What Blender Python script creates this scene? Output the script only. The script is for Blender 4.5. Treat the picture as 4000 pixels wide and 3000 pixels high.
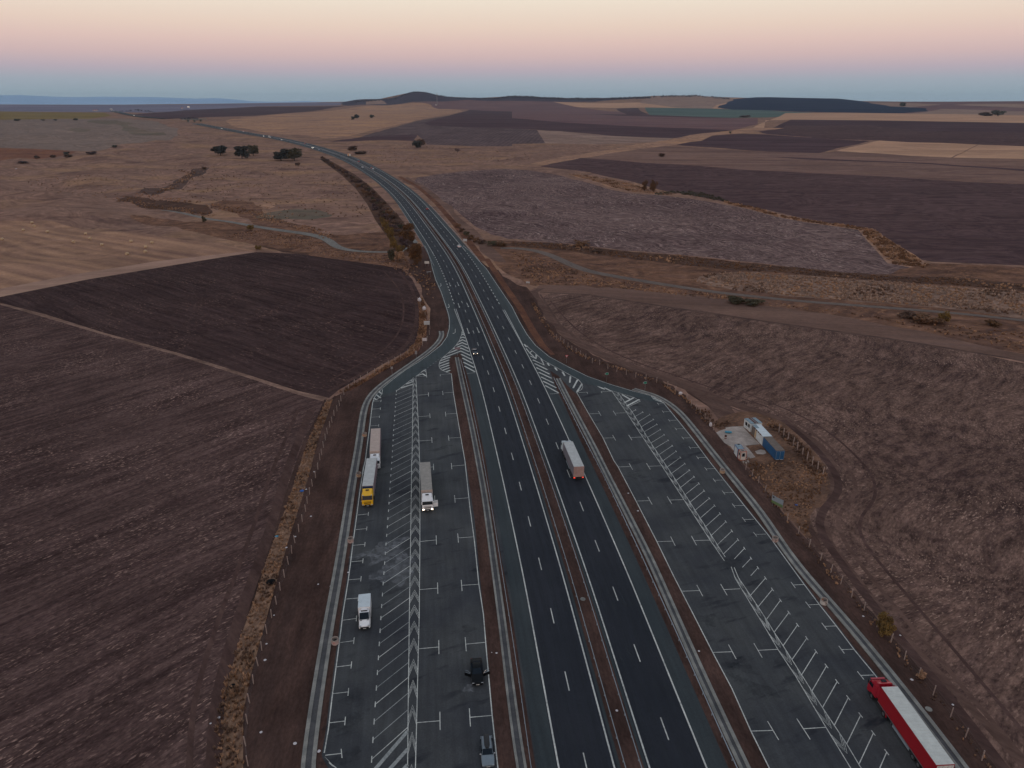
import bpy, bmesh, math, random
import numpy as np
from mathutils import Vector, Matrix, geometry
R = math.radians
random.seed(7); rng = np.random.default_rng(7)
S = bpy.context.scene; COL = S.collection
for o in list(bpy.data.objects): bpy.data.objects.remove(o)

# ------------------------------------------------------------------ camera
FPX, PITCH, CH = 2777.0, math.atan(1100/2777.0), 86.0      # focal length in photo pixels, pitch, height (m)
cam_d = bpy.data.cameras.new("camera"); cam = bpy.data.objects.new("camera", cam_d); COL.objects.link(cam)
cam_d.sensor_width = 36; cam_d.lens = 36*FPX/4000; cam_d.clip_start = 1; cam_d.clip_end = 60000
cam.location = (0, 0, CH); cam.rotation_euler = (math.pi/2-PITCH, 0, 0); S.camera = cam
S.render.resolution_x, S.render.resolution_y = 1024, 768
# ------------------------------------------------------------------ colour management
S.view_settings.view_transform = 'Standard'; S.view_settings.look = 'None'
S.view_settings.exposure = 0.0; S.view_settings.gamma = 1.0
def lin(c):
    return tuple(((x/255)/12.92 if x/255 <= .04045 else ((x/255+.055)/1.055)**2.4) for x in c)
# ------------------------------------------------------------------ world: dusk sky (anti-twilight belt in front, afterglow behind the camera)
W = bpy.data.worlds.new("World"); S.world = W; W.use_nodes = True
nt = W.node_tree; nt.nodes.clear()
def wn(t, **k):
    n = nt.nodes.new(t)
    for a, b in k.items(): setattr(n, a, b)
    return n
out = wn('ShaderNodeOutputWorld'); bg = wn('ShaderNodeBackground'); tc = wn('ShaderNodeTexCoord')
sep = wn('ShaderNodeSeparateXYZ'); nt.links.new(tc.outputs['Generated'], sep.inputs[0])
ramp = wn('ShaderNodeValToRGB'); cr = ramp.color_ramp
stops = [(0.0,(141,161,175)),(.012,(146,166,179)),(.025,(155,168,182)),(.038,(178,168,182)),(.054,(204,178,181)),(.070,(219,190,185)),
         (.088,(228,204,191)),(.118,(235,221,205)),(.20,(216,214,210)),(.42,(184,191,202)),(1.0,(166,177,193))]
while len(cr.elements) < len(stops): cr.elements.new(.5)
for e, (p, c) in zip(cr.elements, stops): e.position = p; e.color = (*lin(c), 1)
nt.links.new(sep.outputs[2], ramp.inputs[0])
m1 = wn('ShaderNodeMapRange'); m1.inputs[1].default_value = .15; m1.inputs[2].default_value = -.9; m1.interpolation_type = 'SMOOTHSTEP'
nt.links.new(sep.outputs[1], m1.inputs[0])
m2 = wn('ShaderNodeMapRange'); m2.inputs[1].default_value = .55; m2.inputs[2].default_value = .02; nt.links.new(sep.outputs[2], m2.inputs[0])
mm = wn('ShaderNodeMath', operation='MULTIPLY'); nt.links.new(m1.outputs[0], mm.inputs[0]); nt.links.new(m2.outputs[0], mm.inputs[1])
mx = wn('ShaderNodeMix', data_type='RGBA'); mx.inputs[7].default_value = (.92, .68, .58, 1)
nt.links.new(mm.outputs[0], mx.inputs[0]); nt.links.new(ramp.outputs[0], mx.inputs[6])
sky = wn('ShaderNodeTexSky'); sky.sky_type = 'NISHITA'; sky.sun_disc = False
sky.sun_elevation = R(1.5); sky.sun_rotation = R(180); sky.altitude = 300
sc = wn('ShaderNodeVectorMath', operation='SCALE'); sc.inputs['Scale'].default_value = .02
nt.links.new(sky.outputs[0], sc.inputs[0])
ad = wn('ShaderNodeVectorMath', operation='ADD'); nt.links.new(mx.outputs[2], ad.inputs[0]); nt.links.new(sc.outputs[0], ad.inputs[1])
nt.links.new(ad.outputs[0], bg.inputs[0]); bg.inputs[1].default_value = 1.0
nt.links.new(bg.outputs[0], out.inputs[0])
# ------------------------------------------------------------------ sun: just gone, only a wide warm afterglow from behind the camera
sl = bpy.data.lights.new("sun", 'SUN'); sl.energy = .30; sl.angle = R(30); sl.color = (1, .70, .55)
so = bpy.data.objects.new("sun", sl); COL.objects.link(so); so.rotation_euler = (R(74), 0, R(-12))

# ------------------------------------------------------------------ helpers: tags and meshes
def tag(o, label=None, cat=None, group=None, kind=None):
    if label: o['label'] = label
    if cat: o['category'] = cat
    if group: o['group'] = group
    if kind: o['kind'] = kind
    return o
def empty(name, loc, rz=0.0):
    o = bpy.data.objects.new(name, None); COL.objects.link(o); o.location = loc; o.rotation_euler = (0, 0, rz); o.empty_display_size = .5
    return o
def thing(name, label, cat, loc, rz=0.0, group=None):
    return tag(empty(name, loc, rz), label, cat, group)
class MB:
    def __init__(s): s.v = []; s.f = []; s.m = []; s.cur = 0; s.X = None
    def add(s, vs, fs):
        b = len(s.v)
        if s.X is not None: vs = [s.X @ Vector(v) for v in vs]
        s.v += [tuple(v) for v in vs]; s.f += [tuple(b+i for i in f) for f in fs]; s.m += [s.cur]*len(fs); return s
    def box(s, c, d, top=1.0, topy=None):
        x, y, z = d[0]/2, d[1]/2, d[2]/2; ty = top if topy is None else topy
        vs = [(c[0]+sx*x*(top if sz > 0 else 1), c[1]+sy*y*(ty if sz > 0 else 1), c[2]+sz*z) for sz in (-1, 1) for sx, sy in ((-1,-1),(1,-1),(1,1),(-1,1))]
        return s.add(vs, [(3,2,1,0),(4,5,6,7),(0,1,5,4),(1,2,6,5),(2,3,7,6),(3,0,4,7)])
    def cyl(s, p, q, r, r2=None, n=12, caps=True):
        p, q = Vector(p), Vector(q); a = (q-p).normalized(); r2 = r if r2 is None else r2
        u = a.orthogonal().normalized(); w = a.cross(u)
        vs = [p+(u*math.cos(t)+w*math.sin(t))*r for t in [2*math.pi*i/n for i in range(n)]]
        vs += [q+(u*math.cos(t)+w*math.sin(t))*r2 for t in [2*math.pi*i/n for i in range(n)]]
        fs = [(i, (i+1) % n, n+(i+1) % n, n+i) for i in range(n)]
        if caps: fs += [tuple(range(n-1, -1, -1)), tuple(range(n, 2*n))]
        return s.add(vs, fs)
    def loft(s, rings, closed=True, caps=True):
        n = len(rings[0]); vs = [v for r in rings for v in r]; fs = []
        for k in range(len(rings)-1):
            for i in range(n if closed else n-1):
                j = (i+1) % n; fs.append((k*n+i, k*n+j, (k+1)*n+j, (k+1)*n+i))
        if caps: fs += [tuple(range(n-1, -1, -1)), tuple((len(rings)-1)*n+i for i in range(n))]
        return s.add(vs, fs)
    def prism(s, prof, x0, x1):       # profile in (y,z), extruded along x
        n = len(prof); vs = [(x0, y, z) for y, z in prof]+[(x1, y, z) for y, z in prof]
        return s.add(vs, [(i, (i+1) % n, n+(i+1) % n, n+i) for i in range(n)]+[tuple(range(n-1, -1, -1)), tuple(range(n, 2*n))])
    def quad(s, a, b, c, d): return s.add([a, b, c, d], [(0, 1, 2, 3)])
    def build(s, name, mats, parent=None, bevel=0, smooth=False):
        me = bpy.data.meshes.new(name); me.from_pydata(s.v, [], s.f); me.update()
        mats = mats if isinstance(mats, (list, tuple)) else [mats]
        for m in mats: me.materials.append(m)
        if len(mats) > 1: me.polygons.foreach_set('material_index', s.m)
        bm = bmesh.new(); bm.from_mesh(me); bmesh.ops.recalc_face_normals(bm, faces=bm.faces)
        if bevel:
            es = [e for e in bm.edges if len(e.link_faces) == 2 and e.calc_face_angle(0) > .5]
            bmesh.ops.bevel(bm, geom=es, offset=bevel, segments=2, affect='EDGES', clamp_overlap=True)
        bm.to_mesh(me); bm.free()
        if smooth:
            me.polygons.foreach_set('use_smooth', [True]*len(me.polygons))
            try: me.set_sharp_from_angle(angle=R(38))
            except Exception: pass
        o = bpy.data.objects.new(name, me); COL.objects.link(o)
        if parent: o.parent = parent
        return o

# ------------------------------------------------------------------ helpers: materials
LIGHT = (.66, .72, .80)        # light reaching level ground in this scene: photo colour / LIGHT = surface colour
def alb(c, k=1.0, warm=False):
    if warm: c = (c[0], c[1]*1.0, c[2]*.99)
    return tuple(min(.9, x/l*k) for x, l in zip(lin(c), LIGHT))
class NT:
    def __init__(s, name):
        s.mat = bpy.data.materials.new(name); s.mat.use_nodes = True; s.t = s.mat.node_tree; s.t.nodes.clear()
        s.out = s.n('ShaderNodeOutputMaterial'); s.bsdf = s.n('ShaderNodeBsdfPrincipled'); s.l(s.bsdf.outputs[0], s.out.inputs[0])
        s.geo = s.n('ShaderNodeNewGeometry')
    def n(s, t, **k):
        n = s.t.nodes.new(t)
        for a, b in k.items(): setattr(n, a, b)
        return n
    def l(s, a, b): s.t.links.new(a, b)
    def put(s, sock, v):
        if isinstance(v, (int, float)): sock.default_value = v
        elif isinstance(v, tuple): sock.default_value = (*v, 1) if len(v) == 3 and len(sock.default_value) == 4 else v
        else: s.l(v, sock)
    def noise(s, scale, det=4, rough=.55, stretch=None, rot=0, vec=None, dist=0):
        v = vec or s.geo.outputs['Position']
        mp = s.n('ShaderNodeMapping'); mp.vector_type = 'TEXTURE' if False else 'POINT'
        vr = s.n('ShaderNodeVectorRotate', rotation_type='Z_AXIS'); vr.inputs['Angle'].default_value = -R(rot); s.l(v, vr.inputs['Vector'])
        s.l(vr.outputs[0], mp.inputs[0]); st = stretch or (1, 1, 1); mp.inputs['Scale'].default_value = st
        t = s.n('ShaderNodeTexNoise'); t.inputs['Scale'].default_value = scale; t.inputs['Detail'].default_value = det
        t.inputs['Roughness'].default_value = rough; t.inputs['Distortion'].default_value = dist; s.l(mp.outputs[0], t.inputs['Vector'])
        return t.outputs[0]
    def rng(s, v, a, b, c=0., d=1.):
        m = s.n('ShaderNodeMapRange'); m.inputs[1].default_value = a; m.inputs[2].default_value = b; m.inputs[3].default_value = c; m.inputs[4].default_value = d
        s.l(v, m.inputs[0]); return m.outputs[0]
    def math(s, op, a, b):
        m = s.n('ShaderNodeMath', operation=op); s.put(m.inputs[0], a); s.put(m.inputs[1], b); return m.outputs[0]
    def mix(s, f, a, b, mode='MIX'):
        m = s.n('ShaderNodeMix', data_type='RGBA', blend_type=mode); s.put(m.inputs[0], f); s.put(m.inputs[6], a); s.put(m.inputs[7], b); return m.outputs[2]
    def scale(s, c, f):
        m = s.n('ShaderNodeVectorMath', operation='SCALE'); s.put(m.inputs[0], c[:3] if isinstance(c, tuple) else c); s.put(m.inputs['Scale'], f); return m.outputs[0]
    def fin(s, col, rough=.9, metal=0., bump=None, bs=.3, bd=.05, spec=.3):
        s.put(s.bsdf.inputs['Base Color'], col); s.put(s.bsdf.inputs['Roughness'], rough); s.put(s.bsdf.inputs['Metallic'], metal)
        s.bsdf.inputs['Specular IOR Level'].default_value = spec
        if bump is not None:
            b = s.n('ShaderNodeBump'); b.inputs['Strength'].default_value = bs; b.inputs['Distance'].default_value = bd
            s.l(bump, b.inputs['Height']); s.l(b.outputs[0], s.bsdf.inputs['Normal'])
        return s.mat
def field(name, c1, c2, rot=0, along=40, across=1.5, speck=.5, speckc=None, patch=.35, psize=120, warp=0, rows=None, fine=.8, bump=True, k=1.2, c3=None):
    """soil / stubble / grass: two colours streaked along the working direction, patches and pale specks"""
    t = NT(name); a, b = alb(c1, k, True), alb(c2, k, True); vec = None; a, b = tuple(max(.004, p-.25*(q-p)) for p, q in zip(a, b)), tuple(q+.25*(q-p) for p, q in zip(a, b))
    if warp:
        wnz = t.n('ShaderNodeTexNoise'); wnz.inputs['Scale'].default_value = 1/90; wnz.inputs['Detail'].default_value = 2
        t.l(t.geo.outputs['Position'], wnz.inputs['Vector'])
        sb = t.n('ShaderNodeVectorMath', operation='SUBTRACT'); t.l(wnz.outputs[1], sb.inputs[0]); sb.inputs[1].default_value = (.5, .5, .5)
        s2 = t.scale(sb.outputs[0], warp*1.0); adn = t.n('ShaderNodeVectorMath', operation='ADD'); t.l(t.geo.outputs['Position'], adn.inputs[0]); t.l(s2, adn.inputs[1]); vec = adn.outputs[0]
    streak = t.noise(1.0, 5, .62, (1/along, 1/across, 1), rot, vec)
    f = t.rng(streak, .38, .62)
    pt = t.noise(1/psize, 4, .6, None, 0, vec); f = t.math('ADD', t.math('MULTIPLY', f, .65), t.rng(pt, .35, .7, 0, .35))
    st2 = t.noise(1.0, 4, .6, (1/(along*3.5), 1/(across*4.5), 1), rot, vec)
    if rows:
        wv = t.n('ShaderNodeTexWave'); wv.bands_direction = 'Y'; wv.inputs['Scale'].default_value = 1; wv.inputs['Distortion'].default_value = 0
        vr = t.n('ShaderNodeVectorRotate', rotation_type='Z_AXIS'); vr.inputs['Angle'].default_value = -R(rows[0]); t.l(t.geo.outputs['Position'], vr.inputs['Vector'])
        mp = t.n('ShaderNodeMapping'); mp.inputs['Scale'].default_value = (0, .314/rows[1], 0); t.l(vr.outputs[0], mp.inputs[0]); t.l(mp.outputs[0], wv.inputs['Vector'])
        f = t.math('ADD', t.math('MULTIPLY', f, 1-rows[2]), t.math('MULTIPLY', wv.outputs[1], rows[2]))
    col = t.mix(f, a, b); col = t.scale(col, t.rng(st2, .36, .64, .84, 1.16))
    if c3:
        g3 = t.math('MULTIPLY', t.rng(t.noise(1/c3[1], 5, .62, (1, 2.2, 1), 8, vec), .50, .66), c3[2]); col = t.mix(g3, col, alb(c3[0], k))
        g4 = t.math('MULTIPLY', t.rng(t.noise(1/c3[1]*1.7, 5, .62, (1, 2.6, 1), 5, vec), .34, .46, 1, 0), c3[2]); col = t.mix(g4, col, alb(c3[3], k))
    mid = t.noise(1/9, 5, .7, None, rot, vec); col = t.scale(col, t.rng(mid, .3, .7, 1-patch*.55, 1+patch*.55))
    fn = t.noise(1/fine, 3, .7, (.45, 1, 1), rot, vec); col = t.scale(col, t.rng(fn, .3, .7, 1-speck*.5, 1+speck*.5))
    if speckc:
        sp = t.noise(1/(fine*.8), 2, .6, (.35, 1, 1), rot, vec); g = t.math('MULTIPLY', t.rng(sp, .58, .72), t.rng(t.noise(1/25, 3, .6), .4, .65, .1, 1))
        col = t.mix(g, col, alb(speckc, k))
    return t.fin(col, 1.0, bump=fn if bump else None, bs=.5, bd=.12, spec=0)
def plain(name, c, rough=.5, metal=0., dirt=.12, ds=1.2, spec=.5, raw=False, coat=0):
    t = NT(name); a = lin(c) if not raw else c
    tcn = t.n('ShaderNodeTexCoord'); nz = t.noise(ds, 4, .6, vec=tcn.outputs['Object'])
    col = t.scale(a, t.rng(nz, .3, .7, 1-dirt, 1+dirt*.5)); t.fin(col, rough, metal, spec=spec)
    if coat: t.bsdf.inputs['Coat Weight'].default_value = coat
    return t.mat
def glow(name, c, e):
    t = NT(name); t.fin(c, .3); t.bsdf.inputs['Emission Color'].default_value = (*c, 1); t.bsdf.inputs['Emission Strength'].default_value = e; return t.mat

# ------------------------------------------------------------------ terrain (metres): flat valley floor rising to low hills, far ridge beyond
CP, SP = math.cos(PITCH), math.sin(PITCH)
def skyz(u, v, r):
    du, dv = u-2000, v-1500; Fw = FPX*CP-dv*SP; Dn = FPX*SP+dv*CP
    return CH-r*Dn/math.hypot(Fw, du)
def skyaz(u): return math.atan((u-2000)/2989.)
S1 = [(-1500,405),(-800,405),(0,408),(450,409),(600,407),(760,406),(1000,403),(1180,400),(1340,399),(1370,393),(1400,388),(1500,386),(1540,382),(1600,361),(1625,357.5),(1660,359),(1710,372),(1750,379),(1900,384),(1960,379),(1990,375),(2060,377),(2200,384),(2340,384),(2500,378),(2560,374),(2720,373),(2840,383),(2900,384),(2950,380),(3000,379.5),(3150,383),(3270,385),(3330,391),(3380,397),(3700,397),(4000,395),(4800,396),(6000,396)]
S2 = [(-1500,372),(0,371),(80,370),(280,379),(400,376),(600,378),(780,384),(850,381.5),(900,385),(960,394),(1080,397),(1150,394),(1200,394),(1300,398),(1500,404),(1700,412),(6000,412)]
RC, RB = 5200., 13000.
A1 = np.array([skyaz(u) for u, v in S1]); Z1 = np.array([skyz(u, v, RC) for u, v in S1])
A2 = np.array([skyaz(u) for u, v in S2]); Z2 = np.array([skyz(u, v, RB) for u, v in S2])
def sst(x, a, b):
    t = np.clip((x-a)/(b-a), 0, 1); return t*t*(3-2*t)
_MASK = None
def relief(x, y, r):
    if _MASK is None: return 0*x
    n = np.sin(x/47+1.7*np.sin(y/83))*np.cos(y/61+1.3*np.sin(x/97+2))+.6*np.sin(x/23+y/31+2*np.sin(y/57))+.5*np.sin(y/19-x/41)
    d = np.full(x.shape, 1e9)
    for (ax, ay), (bx, by) in zip(_MASK, _MASK[1:]):
        t = np.clip(((x-ax)*(bx-ax)+(y-ay)*(by-ay))/((bx-ax)**2+(by-ay)**2+1e-9), 0, 1); d = np.minimum(d, np.hypot(x-ax-t*(bx-ax), y-ay-t*(by-ay)))
    left = sst(x+.33*y, 40, -160); amp = 2.6*left+.6
    return n*amp*sst(d, 30, 130)*sst(r, 430, 620)*(1-sst(r, 1700, 3200))
def H(x, y):
    x = np.asarray(x, float); y = np.asarray(y, float); r = np.hypot(x, y); az = np.arctan2(x, y)
    rel = relief(x, y, r)
    d = np.maximum(0, r-450); base = 62*(1-np.exp(-(d*d/(d+400))/2100))
    c1 = np.interp(az, A1, Z1); c2 = np.interp(az, A2, Z2)
    w = sst(r, 3700, RC); h = base*(1-w)+c1*w
    h = h-sst(r, RC, 8200)*(c1+70); w2 = sst(r, 9300, RB); h = h*(1-w2)+c2*w2; h = h-sst(r, RB, 16000)*(c2+100)
    return h+rel
def hz(x, y): return float(H(x, y))
_T = np.concatenate([np.arange(60, 700, 4.), np.geomspace(700, 15000, 1500)])
def ray(u, v):
    du, dv = (u-2000)/FPX, (v-1500)/FPX
    return du, CP-dv*SP, -(SP+dv*CP)
def P(u, v, z=None):
    """where the sight line of photo pixel (u,v) meets the land (or level z)"""
    dx, dy, dz = ray(u, v)
    if z is not None: t = (z-CH)/dz; return Vector((dx*t, dy*t, z))
    if v > 1080: t = -CH/dz; return Vector((dx*t, dy*t, 0))
    g = CH+_T*dz-H(_T*dx, _T*dy); k = np.argmax(g < 0)
    if g[k] >= 0 or k == 0: k = int(np.argmin(g)); t = _T[k]
    else: a, b = _T[k-1], _T[k]; t = a+(b-a)*g[k-1]/(g[k-1]-g[k])
    return Vector((dx*t, dy*t, hz(dx*t, dy*t)))
def ppm(p): # photo pixels per metre at a place
    return FPX/(p.y*CP+(CH-p.z)*SP)
def D(*pts): return [(x*1.80832, y*1.80832) for x, y in pts]
def Z(ox, oy, pts, s=2.212): return [(ox+x/s, oy+y/s) for x, y in pts]
zA = lambda *p: Z(0, 300, p); zB = lambda *p: Z(1000, 300, p); zC = lambda *p: Z(2000, 300, p); zE = lambda *p: Z(3000, 300, p)
z1 = lambda *p: Z(1000, 1050, p); zR = lambda *p: Z(2000, 1050, p); z3 = lambda *p: Z(1000, 1800, p); z4 = lambda *p: Z(1000, 2400, p)
r1 = lambda *p: Z(2000, 1500, p); r2 = lambda *p: Z(2000, 2250, p); r3 = lambda *p: Z(3000, 2250, p)
zD = lambda *p: Z(1600, 1100, p, 4.147); zk = lambda *p: Z(2700, 1600, p, 5.53); zc = lambda *p: Z(2700, 1550, p, 3.687); z5 = lambda *p: Z(600, 2300, p, 2.37)
# ------------------------------------------------------------------ the land: one sheet, cut along the field boundaries
M = {}
M['grass'] = field('dry_grass', (107,86,79), (93,75,70), rot=8, along=70, across=26, speck=.3, patch=.5, psize=170, warp=60, fine=2.2, c3=((118,95,76), 110, .7, (72,57,55)))
M['verge'] = field('mown_verge', (60,47,45), (49,39,38), rot=95, along=14, across=2.5, speck=.5, patch=.5, psize=30, fine=.45)
M['plough_near'] = field('ploughed_stubble', (52,41,42), (70,57,57), rot=50, along=34, across=1.5, speck=.85, speckc=(140,118,112), patch=.35, psize=70, warp=14, fine=.5)
M['plough_dark'] = field('dark_plough', (42,33,35), (56,45,46), rot=-37, along=60, across=1.8, speck=.45, speckc=(98,80,74), patch=.25, psize=90, warp=10, fine=.9)
M['stubble'] = field('straw_stubble', (122,98,84), (98,78,71), rot=-31, along=160, across=6.5, speck=.25, patch=.2, psize=120, fine=1.2, rows=(-31, 13, .35))
M['stubble_edge'] = field('straw_headland', (124,104,95), (112,92,86), rot=14, along=120, across=8, speck=.2, patch=.2, fine=1.5)
M['balk'] = field('grass_balk', (104,86,80), (80,66,62), rot=-20, along=12, across=2, speck=.6, patch=.5, psize=20, fine=.6)
M['harvest_far'] = field('harvested_field', (64,52,55), (94,80,80), rot=-60, along=60, across=3, speck=.65, speckc=(150,136,134), patch=.45, psize=100, warp=90, fine=1.6)
M['harvest_near'] = field('rough_harvested_field', (60,48,47), (86,70,66), rot=44, along=10, across=2.2, speck=.95, speckc=(132,112,104), patch=.4, psize=45, warp=40, fine=.55)
M['dark_far'] = field('dark_ploughland', (58,46,50), (72,58,60), rot=-4, along=300, across=6, speck=.25, patch=.22, psize=260, warp=30, fine=3)
M['strip_brown'] = field('brown_strip', (98,79,74), (84,68,67), rot=-4, along=400, across=12, speck=.2, patch=.2, psize=300, fine=3)
M['tan_field'] = field('tan_field', (140,114,98), (126,102,90), rot=-4, along=300, across=12, speck=.12, patch=.12, psize=200, fine=3)
M['tan_dull'] = field('dull_tan_field', (112,96,90), (98,82,80), rot=-55, along=200, across=14, speck=.15, patch=.2, psize=200, fine=3)
M['dark_mid'] = field('dark_field', (58,46,52), (66,53,58), rot=-3, along=300, across=14, speck=.15, patch=.15, psize=240, fine=4)
M['rows_field'] = field('row_crop_field', (66,56,60), (78,67,70), rot=88, along=200, across=8, speck=.15, patch=.15, psize=200, fine=3, rows=(84, 9, .5))
M['red_mid'] = field('reddish_field', (90,71,73), (78,62,68), rot=-3, along=400, across=16, speck=.12, patch=.18, psize=300, fine=4)
M['green_field'] = field('green_crop', (70,82,82), (62,74,74), rot=-3, along=300, across=20, speck=.1, patch=.1, fine=4)
M['slope_tan'] = field('golden_slope', (126,101,86), (108,87,79), rot=16, along=110, across=20, speck=.25, patch=.4, psize=140, warp=60, fine=2.5, c3=((138,108,84), 160, .7, (88,70,70)))
M['forest'] = field('wooded_slope', (44,41,54), (64,58,68), rot=0, along=40, across=30, speck=.5, patch=.5, psize=220, fine=9)
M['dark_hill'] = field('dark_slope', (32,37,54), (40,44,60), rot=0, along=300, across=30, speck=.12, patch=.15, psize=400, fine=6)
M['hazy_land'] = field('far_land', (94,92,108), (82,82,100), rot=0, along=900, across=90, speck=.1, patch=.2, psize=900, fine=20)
M['hazy_ridge'] = field('haze_tinted_ridge', (122,148,180), (108,136,168), rot=0, along=900, across=200, speck=.1, patch=.2, psize=1500, fine=40)  # pale blue of distance haze mixed into the ridge's own colour
M['yellow_field'] = field('yellow_green_crop', (98,84,56), (86,76,54), rot=0, along=300, across=20, speck=.12, patch=.2, fine=4)
M['ochre_field'] = field('ochre_field', (98,70,58), (86,62,56), rot=-5, along=200, across=10, speck=.15, patch=.2, fine=3)
M['greygreen'] = field('grey_green_meadow', (100,88,84), (90,80,78), rot=2, along=300, across=26, speck=.15, patch=.25, psize=240, warp=40, fine=4)
M['dull_green'] = field('dull_green_strip', (80,76,70), (92,80,74), rot=2, along=200, across=26, speck=.15, patch=.3, fine=4)
M['valley'] = field('valley_scrub_ground', (92,70,60), (70,54,50), rot=5, along=30, across=9, speck=.5, speckc=(134,102,78), patch=.6, psize=50, warp=30, fine=1.2)
M['valley_dark'] = field('valley_reed_ground', (68,52,46), (58,46,44), rot=-6, along=30, across=7, speck=.4, speckc=(96,70,44), patch=.5, psize=60, warp=20, fine=1.4)
M['pale_scrub'] = field('pale_scrub_ground', (104,87,80), (84,69,64), rot=30, along=14, across=8, speck=.5, patch=.6, psize=40, warp=30, fine=1.6)
M['brown_bank'] = field('red_brown_bank', (84,60,50), (70,50,45), rot=-60, along=20, across=4, speck=.5, patch=.4, psize=30, fine=.8)
M['meadow_strip'] = field('brown_meadow', (88,71,66), (80,65,62), rot=-10, along=100, across=5, speck=.3, patch=.2, psize=60, fine=1.0)
M['dirt_track'] = field('dirt_track', (78,63,60), (66,53,51), rot=-50, along=60, across=2, speck=.4, patch=.3, psize=40, fine=.8)
M['dark_gully'] = field('gully_ground', (74,60,57), (62,52,51), rot=20, along=40, across=8, speck=.3, patch=.4, fine=2)
M['compound_weeds'] = field('weedy_ground', (88,69,60), (68,54,49), rot=30, along=8, across=5, speck=.6, speckc=(116,86,60), patch=.6, psize=20, fine=.7)

CL = [(2475,3000),(2253,2250),(2131,1875),(2002,1500),(1932,1340),(1893,1250)]+zB((1767,1659),(1685,1530),(1590,1400),(1437,1200),(1360,1100),(1265,1000),(1140,900),(985,800),(900,755),(790,700),(645,650),(480,600),(320,560),(180,530),(0,500))+zA((2190,505),(2080,480),(1950,455),(1850,436),(1740,415),(1700,406))
_m = [P(*p) for p in CL]+[P(*p) for p in zA((1600,398),(1420,365),(1200,345),(1090,325),(975,297))]
_MASK = [(_m[0].x+30, -200.)]+[(p.x, p.y) for p in _m]
def band(pts, w):   # pixel polyline -> world strip polygon, width in metres
    q = [P(*p) for p in pts]; L, Rr = [], []
    for i, a in enumerate(q):
        d = (q[min(i+1, len(q)-1)]-q[max(i-1, 0)]); d.z = 0; d.normalize(); n = Vector((-d.y, d.x, 0))
        ww = w[i] if isinstance(w, (list, tuple)) else w
        L.append(a+n*ww/2); Rr.append(a-n*ww/2)
    return [(p.x, p.y) for p in L+Rr[::-1]]
def poly(pts): return [(p.x, p.y) for p in (P(*q) for q in pts)]
F = []    # (material, world polygon) – later entries lie over earlier ones
def fld(m, pts): F.append((m, poly(pts), 0))
def fld_w(m, pts): F.append((m, pts, 1))
SOFT = {'valley','valley_dark','pale_scrub','dark_gully','dull_green','greygreen','slope_tan','compound_weeds','harvest_far','harvest_near','verge','meadow_strip','forest','dark_hill','dirt_track','balk','plough_track'}
def chaikin(q, n=2):
    for _ in range(n): q = [(a[0]*w+b[0]*(1-w), a[1]*w+b[1]*(1-w)) for a, b in zip(q, q[1:]+q[:1]) for w in (.75, .25)]
    return q
def sector(r0, r1, u0, u1):
    a = np.linspace(skyaz(u0), skyaz(u1), 24)
    return [(r0*math.sin(t), r0*math.cos(t)) for t in a]+[(r1*math.sin(t), r1*math.cos(t)) for t in a[::-1]]
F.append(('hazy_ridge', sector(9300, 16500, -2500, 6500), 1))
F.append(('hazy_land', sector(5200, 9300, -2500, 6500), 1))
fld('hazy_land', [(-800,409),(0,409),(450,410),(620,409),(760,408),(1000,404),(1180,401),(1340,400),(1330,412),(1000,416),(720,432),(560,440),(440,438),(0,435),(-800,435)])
fld('forest', [(1336,399),(1372,392),(1400,386),(1500,384),(1540,380),(1600,358),(1625,354),(1660,356),(1710,370),(1750,377),(1900,382),(1960,377),(1990,373),(2060,374),(2200,382),(2340,382),(2500,376),(2530,380),(2330,396),(2170,399),(2000,394),(1830,390),(1640,398),(1560,407),(1430,410),(1361,413),(1330,411)])
fld('tan_dull', zB((950,215),(1060,195),(1110,215),(1130,235),(950,240)))
fld('red_mid', [(1640,399),(1830,390),(2000,394),(2160,397),(2250,418),(2300,424),(2800,460),(2960,462),(2960,486),(2868,508),(2511,494),(2226,481),(2000,461),(1900,440),(1832,428),(1700,424),(1680,405)])
fld('tan_field', [(2160,397),(2300,403),(2500,400),(2520,396),(2850,378),(2900,384),(3000,400),(2900,424),(2790,424),(2500,420),(2400,422),(2260,419)])
fld('tan_dull', [(2500,398),(2560,374),(2720,373),(2840,383),(2900,390),(2800,410),(2780,424),(2640,420),(2500,402)])
fld('dark_mid', zC((900,275),(1090,268),(1180,325),(1000,328)))
fld('green_field', zC((1150,265),(1740,275),(2212,290))+zE((400,310),(100,345),(0,352))+zC((1900,355),(1500,345),(1190,330)))
fld('dark_mid', zC((700,322),(1200,330),(1900,355),(1600,352),(900,335)))
fld('red_mid', [(3330,392),(3380,397),(3700,397),(4000,395),(5200,395),(5200,470),(4000,449),(3400,442),(3180,438),(3500,420)])
fld('tan_dull', zE((850,220),(1150,222),(1500,240),(1100,275),(950,262)))
fld('tan_dull', zE((1600,243),(1750,233),(2212,232),(3200,232),(3200,270),(2212,270)))
fld('tan_dull', zE((1200,318),(1500,276),(1800,285),(2212,298),(3200,310),(3200,350),(2212,340),(1600,335)))
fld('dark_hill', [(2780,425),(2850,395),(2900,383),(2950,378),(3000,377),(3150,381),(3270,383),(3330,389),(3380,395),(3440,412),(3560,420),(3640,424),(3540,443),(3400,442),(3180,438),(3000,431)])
fld('tan_field', [(3045,455),(3068,442),(3300,440),(4000,450),(5000,456),(5000,490),(4000,480),(3407,470),(3090,467),(2990,470),(2985,500),(2930,505),(2965,486)])
fld('dark_mid', [(3000,508),(3090,467),(3407,470),(4000,481),(5000,494),(5000,590),(4000,576),(3818,564),(3434,549),(3250,544),(3000,524),(2960,515)])
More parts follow.
